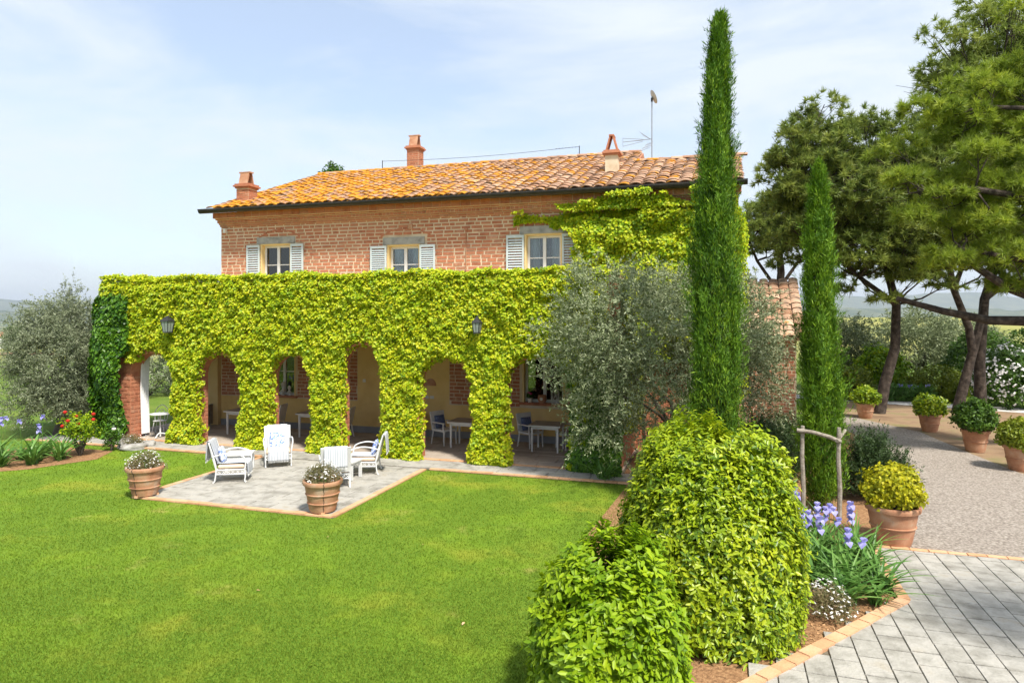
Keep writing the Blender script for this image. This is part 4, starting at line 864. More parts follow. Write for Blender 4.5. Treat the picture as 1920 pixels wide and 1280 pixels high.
# pine behind the house at the right, and the tree top over the ridge
pine('pine_tree', 'pale pine standing behind the outbuilding roof', (13.2, 34, 0), [(13.2, 34, -.1), (13.1, 34, 3), (13.4, 34, 6), (13.2, 34, 8.5)], .24, puffs((13.0, 34, 8.3), (1.9, 1.6, 1.9), 50, .85, 21, .2), [([(13.3, 34, 5), (12.2, 34, 6.6), (11.8, 34, 7.6)], .1), ([(13.3, 34, 5.2), (14.3, 34, 6.6), (14.8, 34, 7.4)], .1)], M['pine'], 26, 22, .26, .036)
shrub('evergreen_tree', 'rounded evergreen tree top showing above the roof ridge', 'tree', (-9.85, 38, 0), (.85, .85, 3.0), 500, 26, .3, .22, .1, M['green'], 'diamond', zc=9.3, trunk=(6.8, .2), tip=.6)
# ------------------------------------------------------------------ background right: olives, shrubs
for i, (x, y, rx, rz, zc, lab) in enumerate(((17.6, 36, 1.7, 1.5, 2.0, 'far olive tree beyond the road between the first pine and the outbuilding'), (22.0, 37, 2.1, 1.7, 2.3, 'wide grey olive tree beyond the road behind the curved pine trunk'), (25.6, 38.5, 2.0, 1.5, 2.1, 'grey olive tree beyond the road behind the forked pine'))):
    olive('olive_tree', lab, (x, y, 0), (rx, rx*.8, rz), zc, 260, 60, M['olive'], 60+i, (.9, .15), 'olive trees beyond the road', .16, .05, .45)
def bsh(name, label, x, y, rx, rz, m, nc=260, per=30, ln=.13, wd=.07, grp=None, seed=0, cat='bush'):
    return shrub(name, label, cat, (x, y, 0), (rx, rx*.85, rz), nc, per, .2, ln, wd*1.1, M[m], 'diamond', zc=rz*.75, seed=seed, group=grp, shell=(.62, 1.02))
bsh('round_shrub', 'rounded yellow-green shrub beyond the road left of the irises', 15.5, 31.8, 1.25, .85, 'yg', seed=71, grp='rounded shrubs beyond the road')
bsh('round_shrub', 'rounded yellow-green shrub beyond the road between the pine trunks', 19.6, 31.4, 1.35, .85, 'yg', seed=72, grp='rounded shrubs beyond the road')
bsh('green_shrub', 'bright green leafy small tree behind the first round shrub', 18.1, 33.8, 1.2, 1.35, 'hydrangea', seed=73, ln=.17, wd=.1)
bsh('green_shrub', 'dark leafy shrub behind the forked pine trunk', 22.6, 33.0, 1.6, 1.8, 'green', seed=74, ln=.16, wd=.09)
bsh('green_shrub', 'tall green shrub beside the white flowering bush', 26.4, 34.0, 2.0, 2.1, 'green', seed=75, ln=.16, wd=.09)
fb = bsh('flowering_shrub', 'large green shrub covered in white blossom beyond the road', 20.9, 28.6, 1.5, 1.5, 'green', 340, 34, .12, .06, seed=76)
C, O, br, cc = crown((1.54, 1.3, 1.5), 320, 4, .12, (.92, 1.04), -.6, .18, 76, 1.2); add_leaves('blossom', fb, M['petal'], C, norm(O+rdir(len(C))*.3), rdir(len(C)), .09, .09, 'leaf')
for i in range(5):
    x = 16.9+i*.42; shrub('iris_clump', 'blue-flowered iris clump beyond the road between the round shrubs', 'plant', (x, 31.0-.1*i, 0), (.25, .2, .34), 30, 10, .12, .42, .05, M['irisleaf'], 'diamond', zc=.3, tip=.3, up=1.5, group='irises beyond the road', nst=3)
    f = MB(); [f.box((random.uniform(-.2, .2), random.uniform(-.15, .1), random.uniform(.6, .75)), (.07, .06, .09), random.random()*3) for _ in range(3)]
    q = bpy.data.objects[[o.name for o in bpy.data.objects if o.name.startswith('iris_clump')][-1]]; f.obj('blossom', M['irispetal'], q)
# hedge and scrub closing the view through the arches and at the left
for i, (x, y, rx, rz, m, lab) in enumerate(((-17.5, 33, 1.8, 1.6, 'olive_dark', 'grey olive bush seen through the first arch'), (-21.5, 36, 2.0, 1.6, 'olive_dark', 'olive bush on the slope left of the big olive tree'), (-15.6, 24.6, .55, .6, 'green', 'small green bush behind the big olive tree'))):
    bsh('olive_bush', lab, x, y, rx, rz, m, 220, 34, .17, .05, seed=80+i)
# far tree and white house at the left
shrub('dark_conifer', 'lone dark tree by the white house across the field', 'tree', (-197, 270, float(gz(-197, 270))), (3.2, 3.2, 4.0), 120, 20, 1.1, .9, .5, M['green'], zc=4.6, trunk=(2, .3))
wh = empty('white_house', (-207.5, 272, float(gz(-207, 272))-.2), R(8), 'small white house at the far edge of the brown field', 'house')
w = MB(); w.bb(-6, 6, -4, 4, 0, 5); w.obj('wall', M['white'], wh); w = MB(); w.add([(-6.4, -4.5, 4.9), (6.4, -4.5, 4.9), (6.4, 0, 6.8), (-6.4, 0, 6.8), (6.4, 4.5, 4.9), (-6.4, 4.5, 4.9)], [(0, 1, 2, 3), (3, 2, 4, 5), (0, 3, 5), (1, 4, 2)]); w.obj('roof', M['terra'], wh)
for x in (-3.5, 0, 3.5): w = MB(); w.bb(x-.5, x+.5, -4.03, -3.95, 1.4, 3); w.obj('window', M['dark'], wh)

# ------------------------------------------------------------------ flower bed on the right
def rosemary(label, loc, radii, seed):
    r = empty('rosemary_bush', loc, 0, label, 'bush', 'rosemary bushes in the flower bed'); n = 1000; a = rng.uniform(0, 2*math.pi, n); el = rng.uniform(.15, 1.45, n)
    d = np.stack([np.cos(a)*np.cos(el), np.sin(a)*np.cos(el), np.sin(el)], 1); b = d*np.array(radii)*rng.uniform(.25, .75, n)[:, None]; L_ = rng.uniform(.3, .5, n); ax = norm(d+np.array([0, 0, .5])+rng.normal(0, .2, (n, 3)))
    per = 28; t = rng.random((n, per)); C = (b[:, None]+ax[:, None]*(t*L_[:, None])[..., None]*np.array(radii)/1.0*.9).reshape(-1, 3); m = len(C); axr = np.repeat(ax, per, 0)
    k = C[:, 2] > .02
    add_leaves('foliage', r, M['rosemary'], C[k], rdir(m)[k], norm(axr+rdir(m)*.8)[k], .075, .016, 'diamond', mixr(np.repeat(rng.random(n), per), m, .4)[k])
    s = MB(); branchy(s, (0, 0, -.03), [tuple(b[i]) for i in range(24)], .02, 5, .04); s.obj('stems', M['barkgrey'], r)
rosemary('dark rosemary bush at the foot of the brick outbuilding wall', (6.5, 16.6, 0), (1.1, .9, 1.5), 1)
rosemary('dark rosemary bush between the staked cypress and the gravel drive', (7.6, 14.5, 0), (1.0, .85, 1.45), 2)
rosemary('dark rosemary bush between the two cypresses', (5.35, 14.9, 0), (1.0, .8, 1.6), 3)
def strap_leaf(name, ln, w, bend, m):
    vs = []; fs = []; n = 6
    for i in range(n+1):
        u = i/n; a = bend*u*u; x = ln*(math.sin(a)/max(bend, .01))*.9 if bend > .05 else 0; z = ln*u*(1-.42*bend*u*u); ww = w*(1-u**2.4)*(.6+.4*min(1, u*4))
        vs += [(x, -ww/2, z), (x+.12*ww, 0, z-.1*ww), (x, ww/2, z)]
    for i in range(n): fs += [(3*i, 3*i+1, 3*i+4, 3*i+3), (3*i+1, 3*i+2, 3*i+5, 3*i+4)]
    me = bpy.data.meshes.new(name); me.from_pydata(vs, [], fs); me.materials.append(m); return me
LEAVES = [strap_leaf('leaf', l, .06, b, M['irisleaf']) for l, b in ((.62, .15), (.55, .5), (.6, .8), (.5, 1.1), (.66, .35), (.45, 1.3))]
def iris_flower():
    mb = MB()
    for k in range(6):
        a = k*math.pi/3; up = k % 2; vs = []
        for i in range(5):
            u = i/4; w = .05*math.sin(math.pi*min(1, u*.9+.1)); rr = .012+u*(.05 if not up else .028); z = (.02+.085*u-.03*u*u) if up else (.015+.03*u-.10*u*u)
            vs += [(rr*math.cos(a)-w*math.sin(a), rr*math.sin(a)+w*math.cos(a), z+.008*math.sin(i*3)), (rr*math.cos(a)+w*math.sin(a), rr*math.sin(a)-w*math.cos(a), z)]
        mb.add(vs, [(2*i, 2*i+1, 2*i+3, 2*i+2) for i in range(4)])
    me = mb.mesh('flower', True); me.materials.append(M['irispetal']); return me
FLOWER = iris_flower()
def iris(label, loc, n, flowers, grp, sc=1., tilt=(0, 0)):
    r = empty('iris_plant', loc, random.uniform(0, 6), label, 'plant', grp)
    for i in range(n):
        k = random.choice(LEAVES); s = sc*random.uniform(.7, 1.15); ob('leaf', k, None, r, (random.gauss(0, .05), random.gauss(0, .05), -.01), rot=(random.gauss(0, .14), random.gauss(.08, .16), random.uniform(0, 6.28)), scale=(s, s*random.uniform(.8, 1.2), s))
    for i in range(flowers):
        h = sc*random.uniform(.62, .92); x, y = random.gauss(0, .05), random.gauss(0, .05); tx, ty = x+random.gauss(0, .05), y+random.gauss(0, .05); s = MB(); s.tube([(x, y, 0), ((x+tx)/2, (y+ty)/2, h*.5), (tx, ty, h)], [.008, .007, .005], 5); st_ = s.obj('stem', M['irisleaf'], r)
        for dz in ((0,) if random.random() < .5 else (0, -.13)): ob('flower', FLOWER, None, st_, (tx, ty, h+dz), rz=random.random()*6, scale=(1.05,)*3)
    return r
ir = [(4.45, 9.15), (4.7, 9.6), (4.4, 9.9), (4.75, 10.15), (5.0, 10.55), (5.15, 10.1), (4.65, 10.6), (5.35, 10.7), (4.95, 11.0), (4.5, 11.1), (5.55, 11.05), (5.25, 11.4), (4.85, 9.85), (4.45, 10.45), (4.9, 11.6), (5.4, 10.2), (5.2, 9.65), (4.9, 9.2), (5.6, 10.75)]
for i, (x, y) in enumerate(ir): iris('pale violet iris with sword leaves in the bed by the paved yard', (x, y, 0), 36, (1, 1, 1, 0, 2, 0, 1, 1, 2, 1, 1, 1, 0, 1, 2, 0, 0, 0, 0)[i], 'irises in the bed by the yard')
for i, (x, y) in enumerate(((-13.6, 17.9), (-13.2, 18.4), (-12.7, 18.2), (-13.1, 17.5), (-12.5, 17.75), (-13.9, 18.6), (-12.1, 18.3), (-12.9, 18.9))): iris('iris with sword leaves in the mulched bed by the red rose', (x, y, 0), 38, (2, 1, 1, 0, 0, 2, 0, 1)[i], 'irises in the bed by the red rose', 1.2)
iris('dark strap-leaved clump at the foot of the last arcade pier', (2.15, 16.1, 0), 34, 0, None, 1.1)
sheet('mulch_bed', [(-15.5, 16.8), (-13.6, 16.6), (-12.2, 17.2), (-11.2, 18.4), (-11.4, 19.5), (-13.4, 20.2), (-15.5, 19.6)], .011, M['mulch'])
def daisies(label, loc, rx, n, seed, z=0., h=.2, pink=False, grp='white daisy mounds in the bed'):
    r = empty('daisy_mound', loc, 0, label, 'plant', grp)
    C, O, br, cc = crown((rx, rx*.85, h), 140, 22, .07, (.4, 1), -.1, .2, seed, h*.25, .6); add_leaves('foliage', r, M['daisyleaf'], C, rdir(len(C)), norm(O+rdir(len(C))*.7), .05, .012, 'diamond')
    C, O, br, cc = crown((rx*1.03, rx*.9, h*1.1), n, 1, .03, (.9, 1.1), .05, .2, seed, h*.3, 1.5); T_ = rdir(len(C))
    C2 = np.repeat(C, 4, 0); N2 = np.repeat(norm(O+rdir(len(C))*.4), 4, 0); tag(add_leaves('flowers', r, M['petal'], C2, N2, rdir(len(C2)), .022, .018, 'diamond'), kind='stuff'); return r
mc = 9000; X_ = rng.uniform(3.2, 6.2, mc); Y_ = rng.uniform(7.2, 12.8, mc); a_ = rng.uniform(0, 6.28, mc)
kk = np.array([(HW(0, 0) is not None)]*mc); rl = np.stack([X_-BX, Y_-BY], 1); s2_ = rl @ np.array([U.x, U.y]); d2_ = rl @ np.array([V.x, V.y]); kk = s2_ < np.where(d2_ > -6.1, 5.55, 5.55+(d2_+6.1)*.73)
X_, Y_, a_ = X_[kk], Y_[kk], a_[kk]; mc = len(X_)
tag(ob('bark_chips', leaf_mesh('bark_chips', np.stack([X_, Y_, np.full(mc, .014)], 1), norm(np.stack([rng.normal(0, .35, mc), rng.normal(0, .35, mc), np.ones(mc)], 1)), np.stack([np.cos(a_), np.sin(a_), rng.normal(.1, .2, mc)], 1), rng.uniform(.02, .06, mc), rng.uniform(.012, .028, mc)), M['mulch_chip']), 'brown bark chips strewn over the flower bed', 'mulch', kind='stuff')
daisies('white daisies spilling beside the laurel bush near the brick edging', (4.05, 8.85, 0), .36, 170, 1, h=.3); daisies('white daisies between the laurel bush and the first iris', (4.15, 11.3, 0), .4, 150, 2, h=.35); daisies('white daisies at the foot of the pole frame', (5.3, 12.3, 0), .35, 90, 3, h=.3)
daisies('white daisies around the rocks beside the end pier', (-11.15, 20.1, 0), .35, 70, 4, h=.3)
# pole frame around the young cypress
pf = empty('pole_frame', (5.9, 12.95, 0), R(-14), 'rough wooden pole frame propping the shorter cypress', 'tree stake')
for x, y in ((-.36, 0), (.27, -.05)):
    s = MB(); s.tube([(x, y, -.1), (x+.015, y, .6), (x-.01, y+.01, 1.2), (x, y, 1.78)], [.045, .042, .04, .036], 8); s.obj('post', M['wood'], pf, smooth=True)
s = MB(); s.tube([(-.47, -.04, 1.70), (-.2, -.07, 1.68), (.1, -.07, 1.60), (.3, -.09, 1.52)], [.04, .036, .038, .035], 8); s.obj('rail', M['wood'], pf, smooth=True)
s = MB(); s.tube([(.22, -.12, 1.54), (.35, .2, 1.58), (.5, .55, 1.64)], [.035, .033, .03], 8); s.obj('rail', M['wood'], pf, smooth=True)
# red rose, small rose, rocks
rs = shrub('rose_bush', 'rose bush with red blooms in the mulched bed', 'bush', (-11.95, 18.9, 0), (.45, .42, .42), 90, 22, .13, .07, .045, M['hydrangea'], zc=.75, shell=(.3, 1), nst=12)
for p in ((-.36, -.1, 1.2), (.02, -.2, 1.1), (.12, -.3, .92), (.42, -.1, 1.0), (-.30, -.3, .85), (.3, .1, 1.12), (-.12, -.35, 1.0)):
    f = MB(); [f.lathe([(.01, -.03), (.05-.012*k, 0+.012*k), (.055-.014*k, .035+.008*k), (.03-.006*k, .05+.006*k)], 9) for k in range(3)]; f.obj('bloom', M['red'], rs, p, smooth=True)
s2 = shrub('rose_bush', 'small rose bush with one pale bloom by the rocks', 'bush', (-11.5, 19.6, 0), (.22, .2, .24), 40, 16, .1, .06, .04, M['green'], zc=.32, nst=6); f = MB(); f.lathe([(.01, -.03), (.06, 0), (.06, .04), (.02, .05)], 9); f.obj('bloom', M['petal'], s2, (.1, -.05, .62), smooth=True)
def rock(label, loc, sc, seed):
    n, m = 10, 14; vs = []
    for i in range(n+1):
        for j in range(m):
            a, b = math.pi*i/n, 2*math.pi*j/m; vs.append((math.sin(a)*math.cos(b), math.sin(a)*math.sin(b), math.cos(a)))
    vs = np.array(vs); k = 1+.55*(vnoise(vs*1.6+seed*5, seed)-.5)+.3*(vnoise(vs*4+seed, seed)-.5); P_ = vs*k[:, None]*np.array(sc)
    F_ = [(i*m+j, i*m+(j+1) % m, (i+1)*m+(j+1) % m, (i+1)*m+j) for i in range(n) for j in range(m)]; o = ob('rock', np_mesh('rock', P_, F_), M['rock'], None, loc, random.random()*6); tag(o, label, 'rock', 'rocks by the end pier')
rock('largest flat pale rock at the walkway corner by the end pier', (-10.95, 19.75, .06), (.34, .22, .12), 1); rock('upright pale rock behind the flat rock by the end pier', (-11.35, 20.05, .09), (.24, .2, .19), 2); rock('small white rock beside the end pier ivy', (-10.75, 20.2, .07), (.2, .16, .13), 3)

# ------------------------------------------------------------------ pots
def pot_mesh(rim, h, base, bands=2):
    p = [(base*.98, 0), (base, .02)]
    for i in range(1, 9):
        u = i/9; r_ = base+(rim*.90-base)*u**.9
        if (bands >= 2 and i in (3, 6)) or (bands == 1 and i == 5): p += [(r_, h*.86*u-.012), (r_+.018, h*.86*u-.006), (r_+.018, h*.86*u+.006), (r_, h*.86*u+.012)]
        else: p.append((r_, h*.86*u))
    p += [(rim*.90, h*.85), (rim*.985, h*.87), (rim, h*.92), (rim, h*.97), (rim*.975, h), (rim*.90, h), (rim*.88, h*.95), (rim*.87, h*.88)]
    return p
def pot(label, loc, rim, h, base, grp, crack=False, feet=0, bands=2, rz=0):
    r = empty('terracotta_pot', loc, rz, label, 'pot', grp); z0 = .03 if feet else 0; b = MB(); b.lathe(pot_mesh(rim, h, base, bands), 36, (0, 0, z0)); b.obj('body', M['terra'], r, smooth=True)
    s = MB(); s.lathe([(.01, h*.88), (rim*.868, h*.885), (.01, h*.9)], 24, (0, 0, z0)); s.obj('soil', M['soil'], r)
    for k in range(feet):
        a = 2*math.pi*k/feet+.3; f = MB(); f.box((math.cos(a)*base*.85, math.sin(a)*base*.85, .02), (.11, .07, .045), a); f.obj('foot', M['terraedge'], r)
    if crack:
        a = -1.75; p = MB(); pts = [(math.cos(a+.03*math.sin(i*2.))*(rr+.006), math.sin(a+.03*math.sin(i*2.))*(rr+.006), z0+zz) for i, (rr, zz) in enumerate(pot_mesh(rim, h, base, 0)[1:-2])]; p.tube(pts, .005, 5); p.obj('wire', M['iron'], r)
    return r
def lump(label, name, loc, radii, m, nc, per, ln, wd, seed, grp=None, shape='leaf', zc=None, cr_=.1):
    return shrub(name, label, 'plant', loc, radii, nc, per, cr_, ln, wd, M[m], shape, zc=radii[2]*.8 if zc is None else zc, seed=seed, group=grp, shell=(.5, 1.02), zmin=-.55, nst=8)
PZ = .04
for lab, (x, y), sd in (('terracotta pot with white daisies at the lawn corner of the patio', (-7.86, 14.62), 11), ('terracotta pot with white daisies at the patio corner behind the turned armchair', (-3.72, 13.42), 12)):
    pot('wired '+lab.replace(' with white daisies', ''), (x, y, PZ), .385, .60, .25, 'terracotta pots on the patio', True, 3, rz=.5 if sd == 12 else 0)
    daisies(('white daisies in the pot at the lawn corner of the patio' if sd == 11 else 'white daisies in the pot behind the turned armchair'), (x, y, PZ+.54), .37, 150, sd, h=.30, grp='daisies in the patio pots')
    sp = empty('spiky_plant', (x-.02, y+.05, PZ+.54), 0, 'green spiky shoots among the daisies in the pot '+('at the lawn corner of the patio' if sd == 11 else 'behind the turned armchair'), 'plant')
    for i in range(10 if sd == 11 else 18): s = random.uniform(.5, .75); ob('leaf', random.choice(LEAVES), None, sp, (random.gauss(-.06 if sd == 12 else 0, .06), random.gauss(0, .04), -.02), rot=(random.gauss(0, .2), random.gauss(.1, .2), random.random()*6), scale=(s*.8, s*.6, s*.75))
pot('large terracotta pot at the corner where gravel meets the paved yard', (6.48, 11.62, .02), .43, .66, .28, None, bands=1)
lump('golden yellow-leaved round shrub in the large pot by the paved yard', 'golden_shrub', (6.48, 11.62, .58), (.43, .42, .38), 'yellowleaf', 520, 26, .07, .05, 31, zc=.34, shape='diamond')
DP = [((13.35, 25.8), .36, .56, 'green', 'beside the leaning pine trunk'), ((13.95, 22.8), .36, .58, 'green', 'next after the one by the leaning pine'), ((13.2, 19.45), .37, .62, 'green', 'holding the darkest and fullest shrub'), ((12.72, 17.1), .37, .63, 'yg', 'at the near end of the drive row')]
for i, ((x, y), rim, h, m, lab) in enumerate(DP):
    pot('terracotta pot on the drive verge '+lab, (x, y, .015), rim, h, rim*.62, 'terracotta pots along the drive', bands=1)
    lump('leafy plant in the drive pot '+lab, 'potted_shrub', (x, y, h*.9), (rim*(1.15 if i != 2 else 1.35),)*2+(.36 if i != 2 else .5,), m if i == 2 else ('laurel', 'laurel', '', 'yg')[i], 300, 24, .10, .06, 40+i, 'plants in the drive pots', cr_=.13)
# ------------------------------------------------------------------ furniture
def rz_of(fx, fy): return math.atan2(fy, fx)+math.pi/2          # local -y looks along (fx, fy)
def arc(pts, n=10):                                              # smooth curve through control points
    pts = [Vector(p) for p in pts]; out_ = []
    for i in range(len(pts)-1):
        p0, p1, p2, p3 = pts[max(i-1, 0)], pts[i], pts[i+1], pts[min(i+2, len(pts)-1)]
        for k in range(n):
            t = k/n; out_.append(.5*((2*p1)+(-p0+p2)*t+(2*p0-5*p1+4*p2-p3)*t*t+(-p0+3*p1-3*p2+p3)*t**3))
    return out_+[pts[-1]]
def armchair(label, loc, rz):
    r = empty('garden_armchair', loc, rz, label, 'armchair', 'white garden armchairs on the patio'); W, D, SH = .31, .31, .30
    f = MB(); 
    for x in (-W, W): f.tube([(x, -D, SH), (x, D, SH)], .015, 6)
    for y in (-D, D): f.tube([(-W, y, SH), (W, y, SH)], .015, 6); 
    for x in (-W, W): f.tube([(x, -D, SH-.10), (x, D, SH-.10)], .012, 6)
    for y in (-D, D): f.tube([(-W, y, SH-.10), (W, y, SH-.10)], .012, 6)
    f.obj('seat_frame', M['white'], r)
    la = MB()
    for sx in (-1, 1):                                             # lattice aprons
        for k in range(6):
            a = -D+k*.103
            la.tube([(sx*W, a, SH-.10), (sx*W, a+.103, SH)], .007, 4); la.tube([(sx*W, a+.103, SH-.10), (sx*W, a, SH)], .007, 4)
    for sy in (-1, 1):
        for k in range(6):
            a = -W+k*.103; la.tube([(a, sy*D, SH-.10), (a+.103, sy*D, SH)], .007, 4); la.tube([(a+.103, sy*D, SH-.10), (a, sy*D, SH)], .007, 4)
    la.obj('lattice_apron', M['white'], r)
    for sx in (-1, 1):
        l = MB(); l.tube(arc([(sx*W, -D, SH+.02), (sx*W, -D-.012, .15), (sx*W, -D, .04), (sx*W, -D-.03, .006)], 5), .017, 7); l.obj('leg', M['white'], r, smooth=True)
        l = MB(); l.tube(arc([(sx*W, D, SH+.02), (sx*W, D+.02, .15), (sx*W, D+.04, .04), (sx*W, D+.075, .006)], 5), .017, 7); l.obj('leg', M['white'], r, smooth=True)
        p = MB(); p.tube(arc([(sx*W, D, SH-.02), (sx*W, D+.05, .55), (sx*W, D+.17, .93)], 5), .018, 7); p.obj('back_post', M['white'], r, smooth=True)
        a = MB(); a.tube(arc([(sx*W, D+.085, .60), (sx*(W+.03), D-.15, .665), (sx*(W+.04), -.05, .675), (sx*(W+.035), -D+.03, .60), (sx*(W+.01), -D-.02, .45), (sx*W, -D, SH)], 6), .017, 7); a.obj('armrest', M['white'], r, smooth=True)
    b = MB(); b.add([(-W, D+.02, .36), (W, D+.02, .36), (W, D+.16, .90), (-W, D+.16, .90), (-W, D+.035, .355), (W, D+.035, .355), (W, D+.175, .895), (-W, D+.175, .895)], [(0, 1, 2, 3), (7, 6, 5, 4), (3, 2, 6, 7), (0, 4, 5, 1), (0, 3, 7, 4), (1, 5, 6, 2)])
    for z in (.92,): b.tube([(-W, D+.165, z), (W, D+.165, z)], .017, 7)
    b.obj('backrest', M['white'], r)
    c = MB(); c.lathe([(0.01, 0), (.36, .008), (.39, .05), (.36, .095), (.01, .105)], 4); me = c.mesh('seat_cushion', False); me.transform(Matrix.Rotation(R(45), 4, 'Z')); o = ob('seat_cushion', me, M['beige'], r, (0, -.005, SH+.012)); o.scale = (1.09, 1.09, 1); mod = o.modifiers.new('round', 'BEVEL'); mod.width = .025; mod.segments = 3; mod.limit_method = 'ANGLE'
    return r
def throw(label, loc, rz, path, x0, x1, fringe=True, over=True):
    """cloth strip swept along a side profile; stripes run lengthways"""
    r = empty('striped_throw', loc, rz, label, 'blanket', 'striped throws on the armchairs'); pp = arc(path, 7); n = 15; vs = []; fs = []
    for i, p in enumerate(pp):
        for k in range(n):
            x = x0+(x1-x0)*k/(n-1); w = .006*math.sin(k*1.3+i*.25); vs.append((x, p.y+w, p.z+.5*w+.004))
    m = len(pp); fs = [(i*n+k, i*n+k+1, (i+1)*n+k+1, (i+1)*n+k) for i in range(m-1) for k in range(n-1)]
    mb = MB(); mb.add(vs, fs); o = mb.obj('cloth', M['throw'], r, smooth=True); sd = o.modifiers.new('thick', 'SOLIDIFY'); sd.thickness = .008; sd.offset = 0
    if fringe:
        f = MB()
        for e in (pp[0], pp[-1]):
            for k in range(26):
                x = x0+(x1-x0)*(k+.5)/26; f.tube([(x, e.y, e.z+.005), (x+random.uniform(-.01, .01), e.y+random.uniform(-.01, .01), e.z-.045)], .0045, 4)
        tag(f.obj('fringe', M['cloth'], r), kind='stuff')
def pillow(label, loc, rot, m, s=.36, th=.11, grp='patterned blue cushions on the armchairs'):
    n = 12; vs = []; fs = []
    for sg in (1, -1):
        for i in range(n+1):
            for j in range(n+1):
                a, b = i/n*2-1, j/n*2-1; e = (1-a**4)*(1-b**4); k = 1-.07*(1-abs(a)**3)*abs(b)**2; k2 = 1-.07*(1-abs(b)**3)*abs(a)**2; vs.append((a*s/2*k, sg*th/2*e**.55, b*s/2*k2))
    w = n+1; q = w*w
    for i in range(n):
        for j in range(n): a = i*w+j; fs += [(a, a+1, a+w+1, a+w), (q+a, q+a+w, q+a+w+1, q+a+1)]
    o = ob('cushion', np_mesh('cushion', np.array(vs), np.array(fs), smooth=True), m, None, loc, rot=rot); tag(o, label, 'cushion', grp)
ZP = .041
SEAT_HANG = [(0, -.37, .17), (0, -.365, .34), (0, -.33, .435), (0, -.1, .44), (0, .24, .435), (0, .31, .48), (0, .455, .90), (0, .485, .945), (0, .53, .90), (0, .56, .50)]
def chair_set(pos, face, name, has_front, cloth_to):
    rz = rz_of(*face); armchair('white metal garden armchair '+name, (pos[0], pos[1], ZP), rz)
    throw('white striped throw draped over the armchair '+name, (pos[0], pos[1], ZP), rz, SEAT_HANG if has_front else SEAT_HANG[3:], -.25, .25)
    o = Matrix.Translation((pos[0], pos[1], ZP)) @ Matrix.Rotation(rz, 4, 'Z') @ Vector((random.uniform(-.03, .03), .245, .61)); pillow('blue and white patterned cushion on the armchair '+name, o, (R(-16), 0, rz), M['bluepat'])
chair_set((-6.52, 16.0), (.975, .16), 'at the lawn side of the patio', True, 0)
chair_set((-6.04, 17.62), (.36, -.93), 'facing the lawn', True, 0)
chair_set((-3.62, 16.78), (-.99, -.05), 'backing onto an ivy pillar', True, 0)
chair_set((-4.02, 15.52), (-.28, .96), 'turned away behind the daisy pot', True, 0)
def side_table(label, loc, rz, w=.55, d=.5, h=.43):
    r = empty('side_table', loc, rz, label, 'table', 'low white tables on the patio'); t = MB(); t.bb(-w/2, w/2, -d/2, d/2, h-.035, h); o = t.obj('table_top', M['white'], r)
    a = MB(); a.bb(-w/2+.03, w/2-.03, -d/2+.03, d/2-.03, h-.10, h-.035); a.obj('apron', M['white'], r)
    for x in (-1, 1):
        for y in (-1, 1): l = MB(); l.bb(x*(w/2-.045)-.03, x*(w/2-.045)+.03, y*(d/2-.045)-.03, y*(d/2-.045)+.03, 0, h-.10); l.obj('leg', M['white'], r)
side_table('low white table between the lawn side armchair and the one facing the lawn', (-6.78, 17.02, ZP), R(10), .62, .55); side_table('low white table beside the turned away armchair', (-3.88, 16.17, ZP), R(-17), .5, .5)
# dining furniture under the arches
def dining_table(label, loc, rz, w=.92, d=.85, h=.76):
    r = empty('dining_table', loc, rz, label, 'table', 'white tables in the loggia'); t = MB(); t.bb(-w/2, w/2, -d/2, d/2, h-.01, h); t.obj('table_top', M['tabletop'], r)
    t = MB(); t.bb(-w/2-.004, w/2+.004, -d/2-.004, d/2+.004, h-.045, h-.0105); t.obj('rim', M['white'], r)
    a = MB(); a.bb(-w/2+.07, w/2-.07, -d/2+.07, d/2-.07, h-.12, h-.045); a.obj('apron', M['white'], r)
    for x in (-1, 1):
        for y in (-1, 1): l = MB(); cx, cy = x*(w/2-.09), y*(d/2-.09); l.add([(cx+i*.03, cy+j*.03, h-.046) for i, j in ((-1, -1), (1, -1), (1, 1), (-1, 1))]+[(cx+i*.021, cy+j*.021, 0) for i, j in ((-1, -1), (1, -1), (1, 1), (-1, 1))], [(0, 1, 2, 3), (7, 6, 5, 4)]+[(i, i+4, (i+1) % 4+4, (i+1) % 4) for i in range(4)]); l.obj('leg', M['white'], r)
def dining_chair(label, loc, rz, cush=True):
    r = empty('dining_chair', loc, rz, label, 'chair', 'white chairs in the loggia'); w = .27
    s = MB(); s.bb(-w, w, -.26, .25, .40, .46); s.obj('seat', M['white'], r)
    b = MB(); b.box((0, .30, .70), (.54, .035, .52), m=Matrix.Rotation(-.20, 4, 'X')); b.obj('backrest', M['white'], r)
    for x in (-1, 1):
        for y0, y1 in ((-.235, -.25), (.225, .31)): l = MB(); l.tube([(x*(w-.03), y0, .42), (x*(w-.025), y1, 0)], [.026, .018], 6); l.obj('leg', M['white'], r)
        a = MB(); a.box((x*(w-.01), -.005, .655), (.045, .52, .03)); a.box((x*(w-.01), -.235, .55), (.035, .035, .20)); a.obj('armrest', M['white'], r)
    if cush:
        o = Matrix.Translation(loc) @ Matrix.Rotation(rz, 4, 'Z') @ Vector((0, .20, .65)); pillow('navy blue cushion on the '+label, o, (R(-14), 0, rz), M['bluecloth'], .38, .12, 'navy cushions in the loggia')
FZ = .045
dining_table('white table with taupe top under the widest arch by the flower window', (1.02, 19.48, FZ), ANG)
dining_chair('white armchair left of the table by the flower window', (.55, 19.98, FZ), R(38)); dining_chair('white chair behind the table by the flower window', (1.62, 19.75, FZ), R(-60), False)
dining_table('white table with taupe top beside the brick pillar of the fifth arch', (-1.32, 20.05, FZ), ANG); dining_chair('white armchair below the pair of wall sockets', (-2.02, 20.42, FZ), R(48))
dining_table('white table against the yellow wall left of the sockets', (-3.3, 21.25, FZ), ANG)
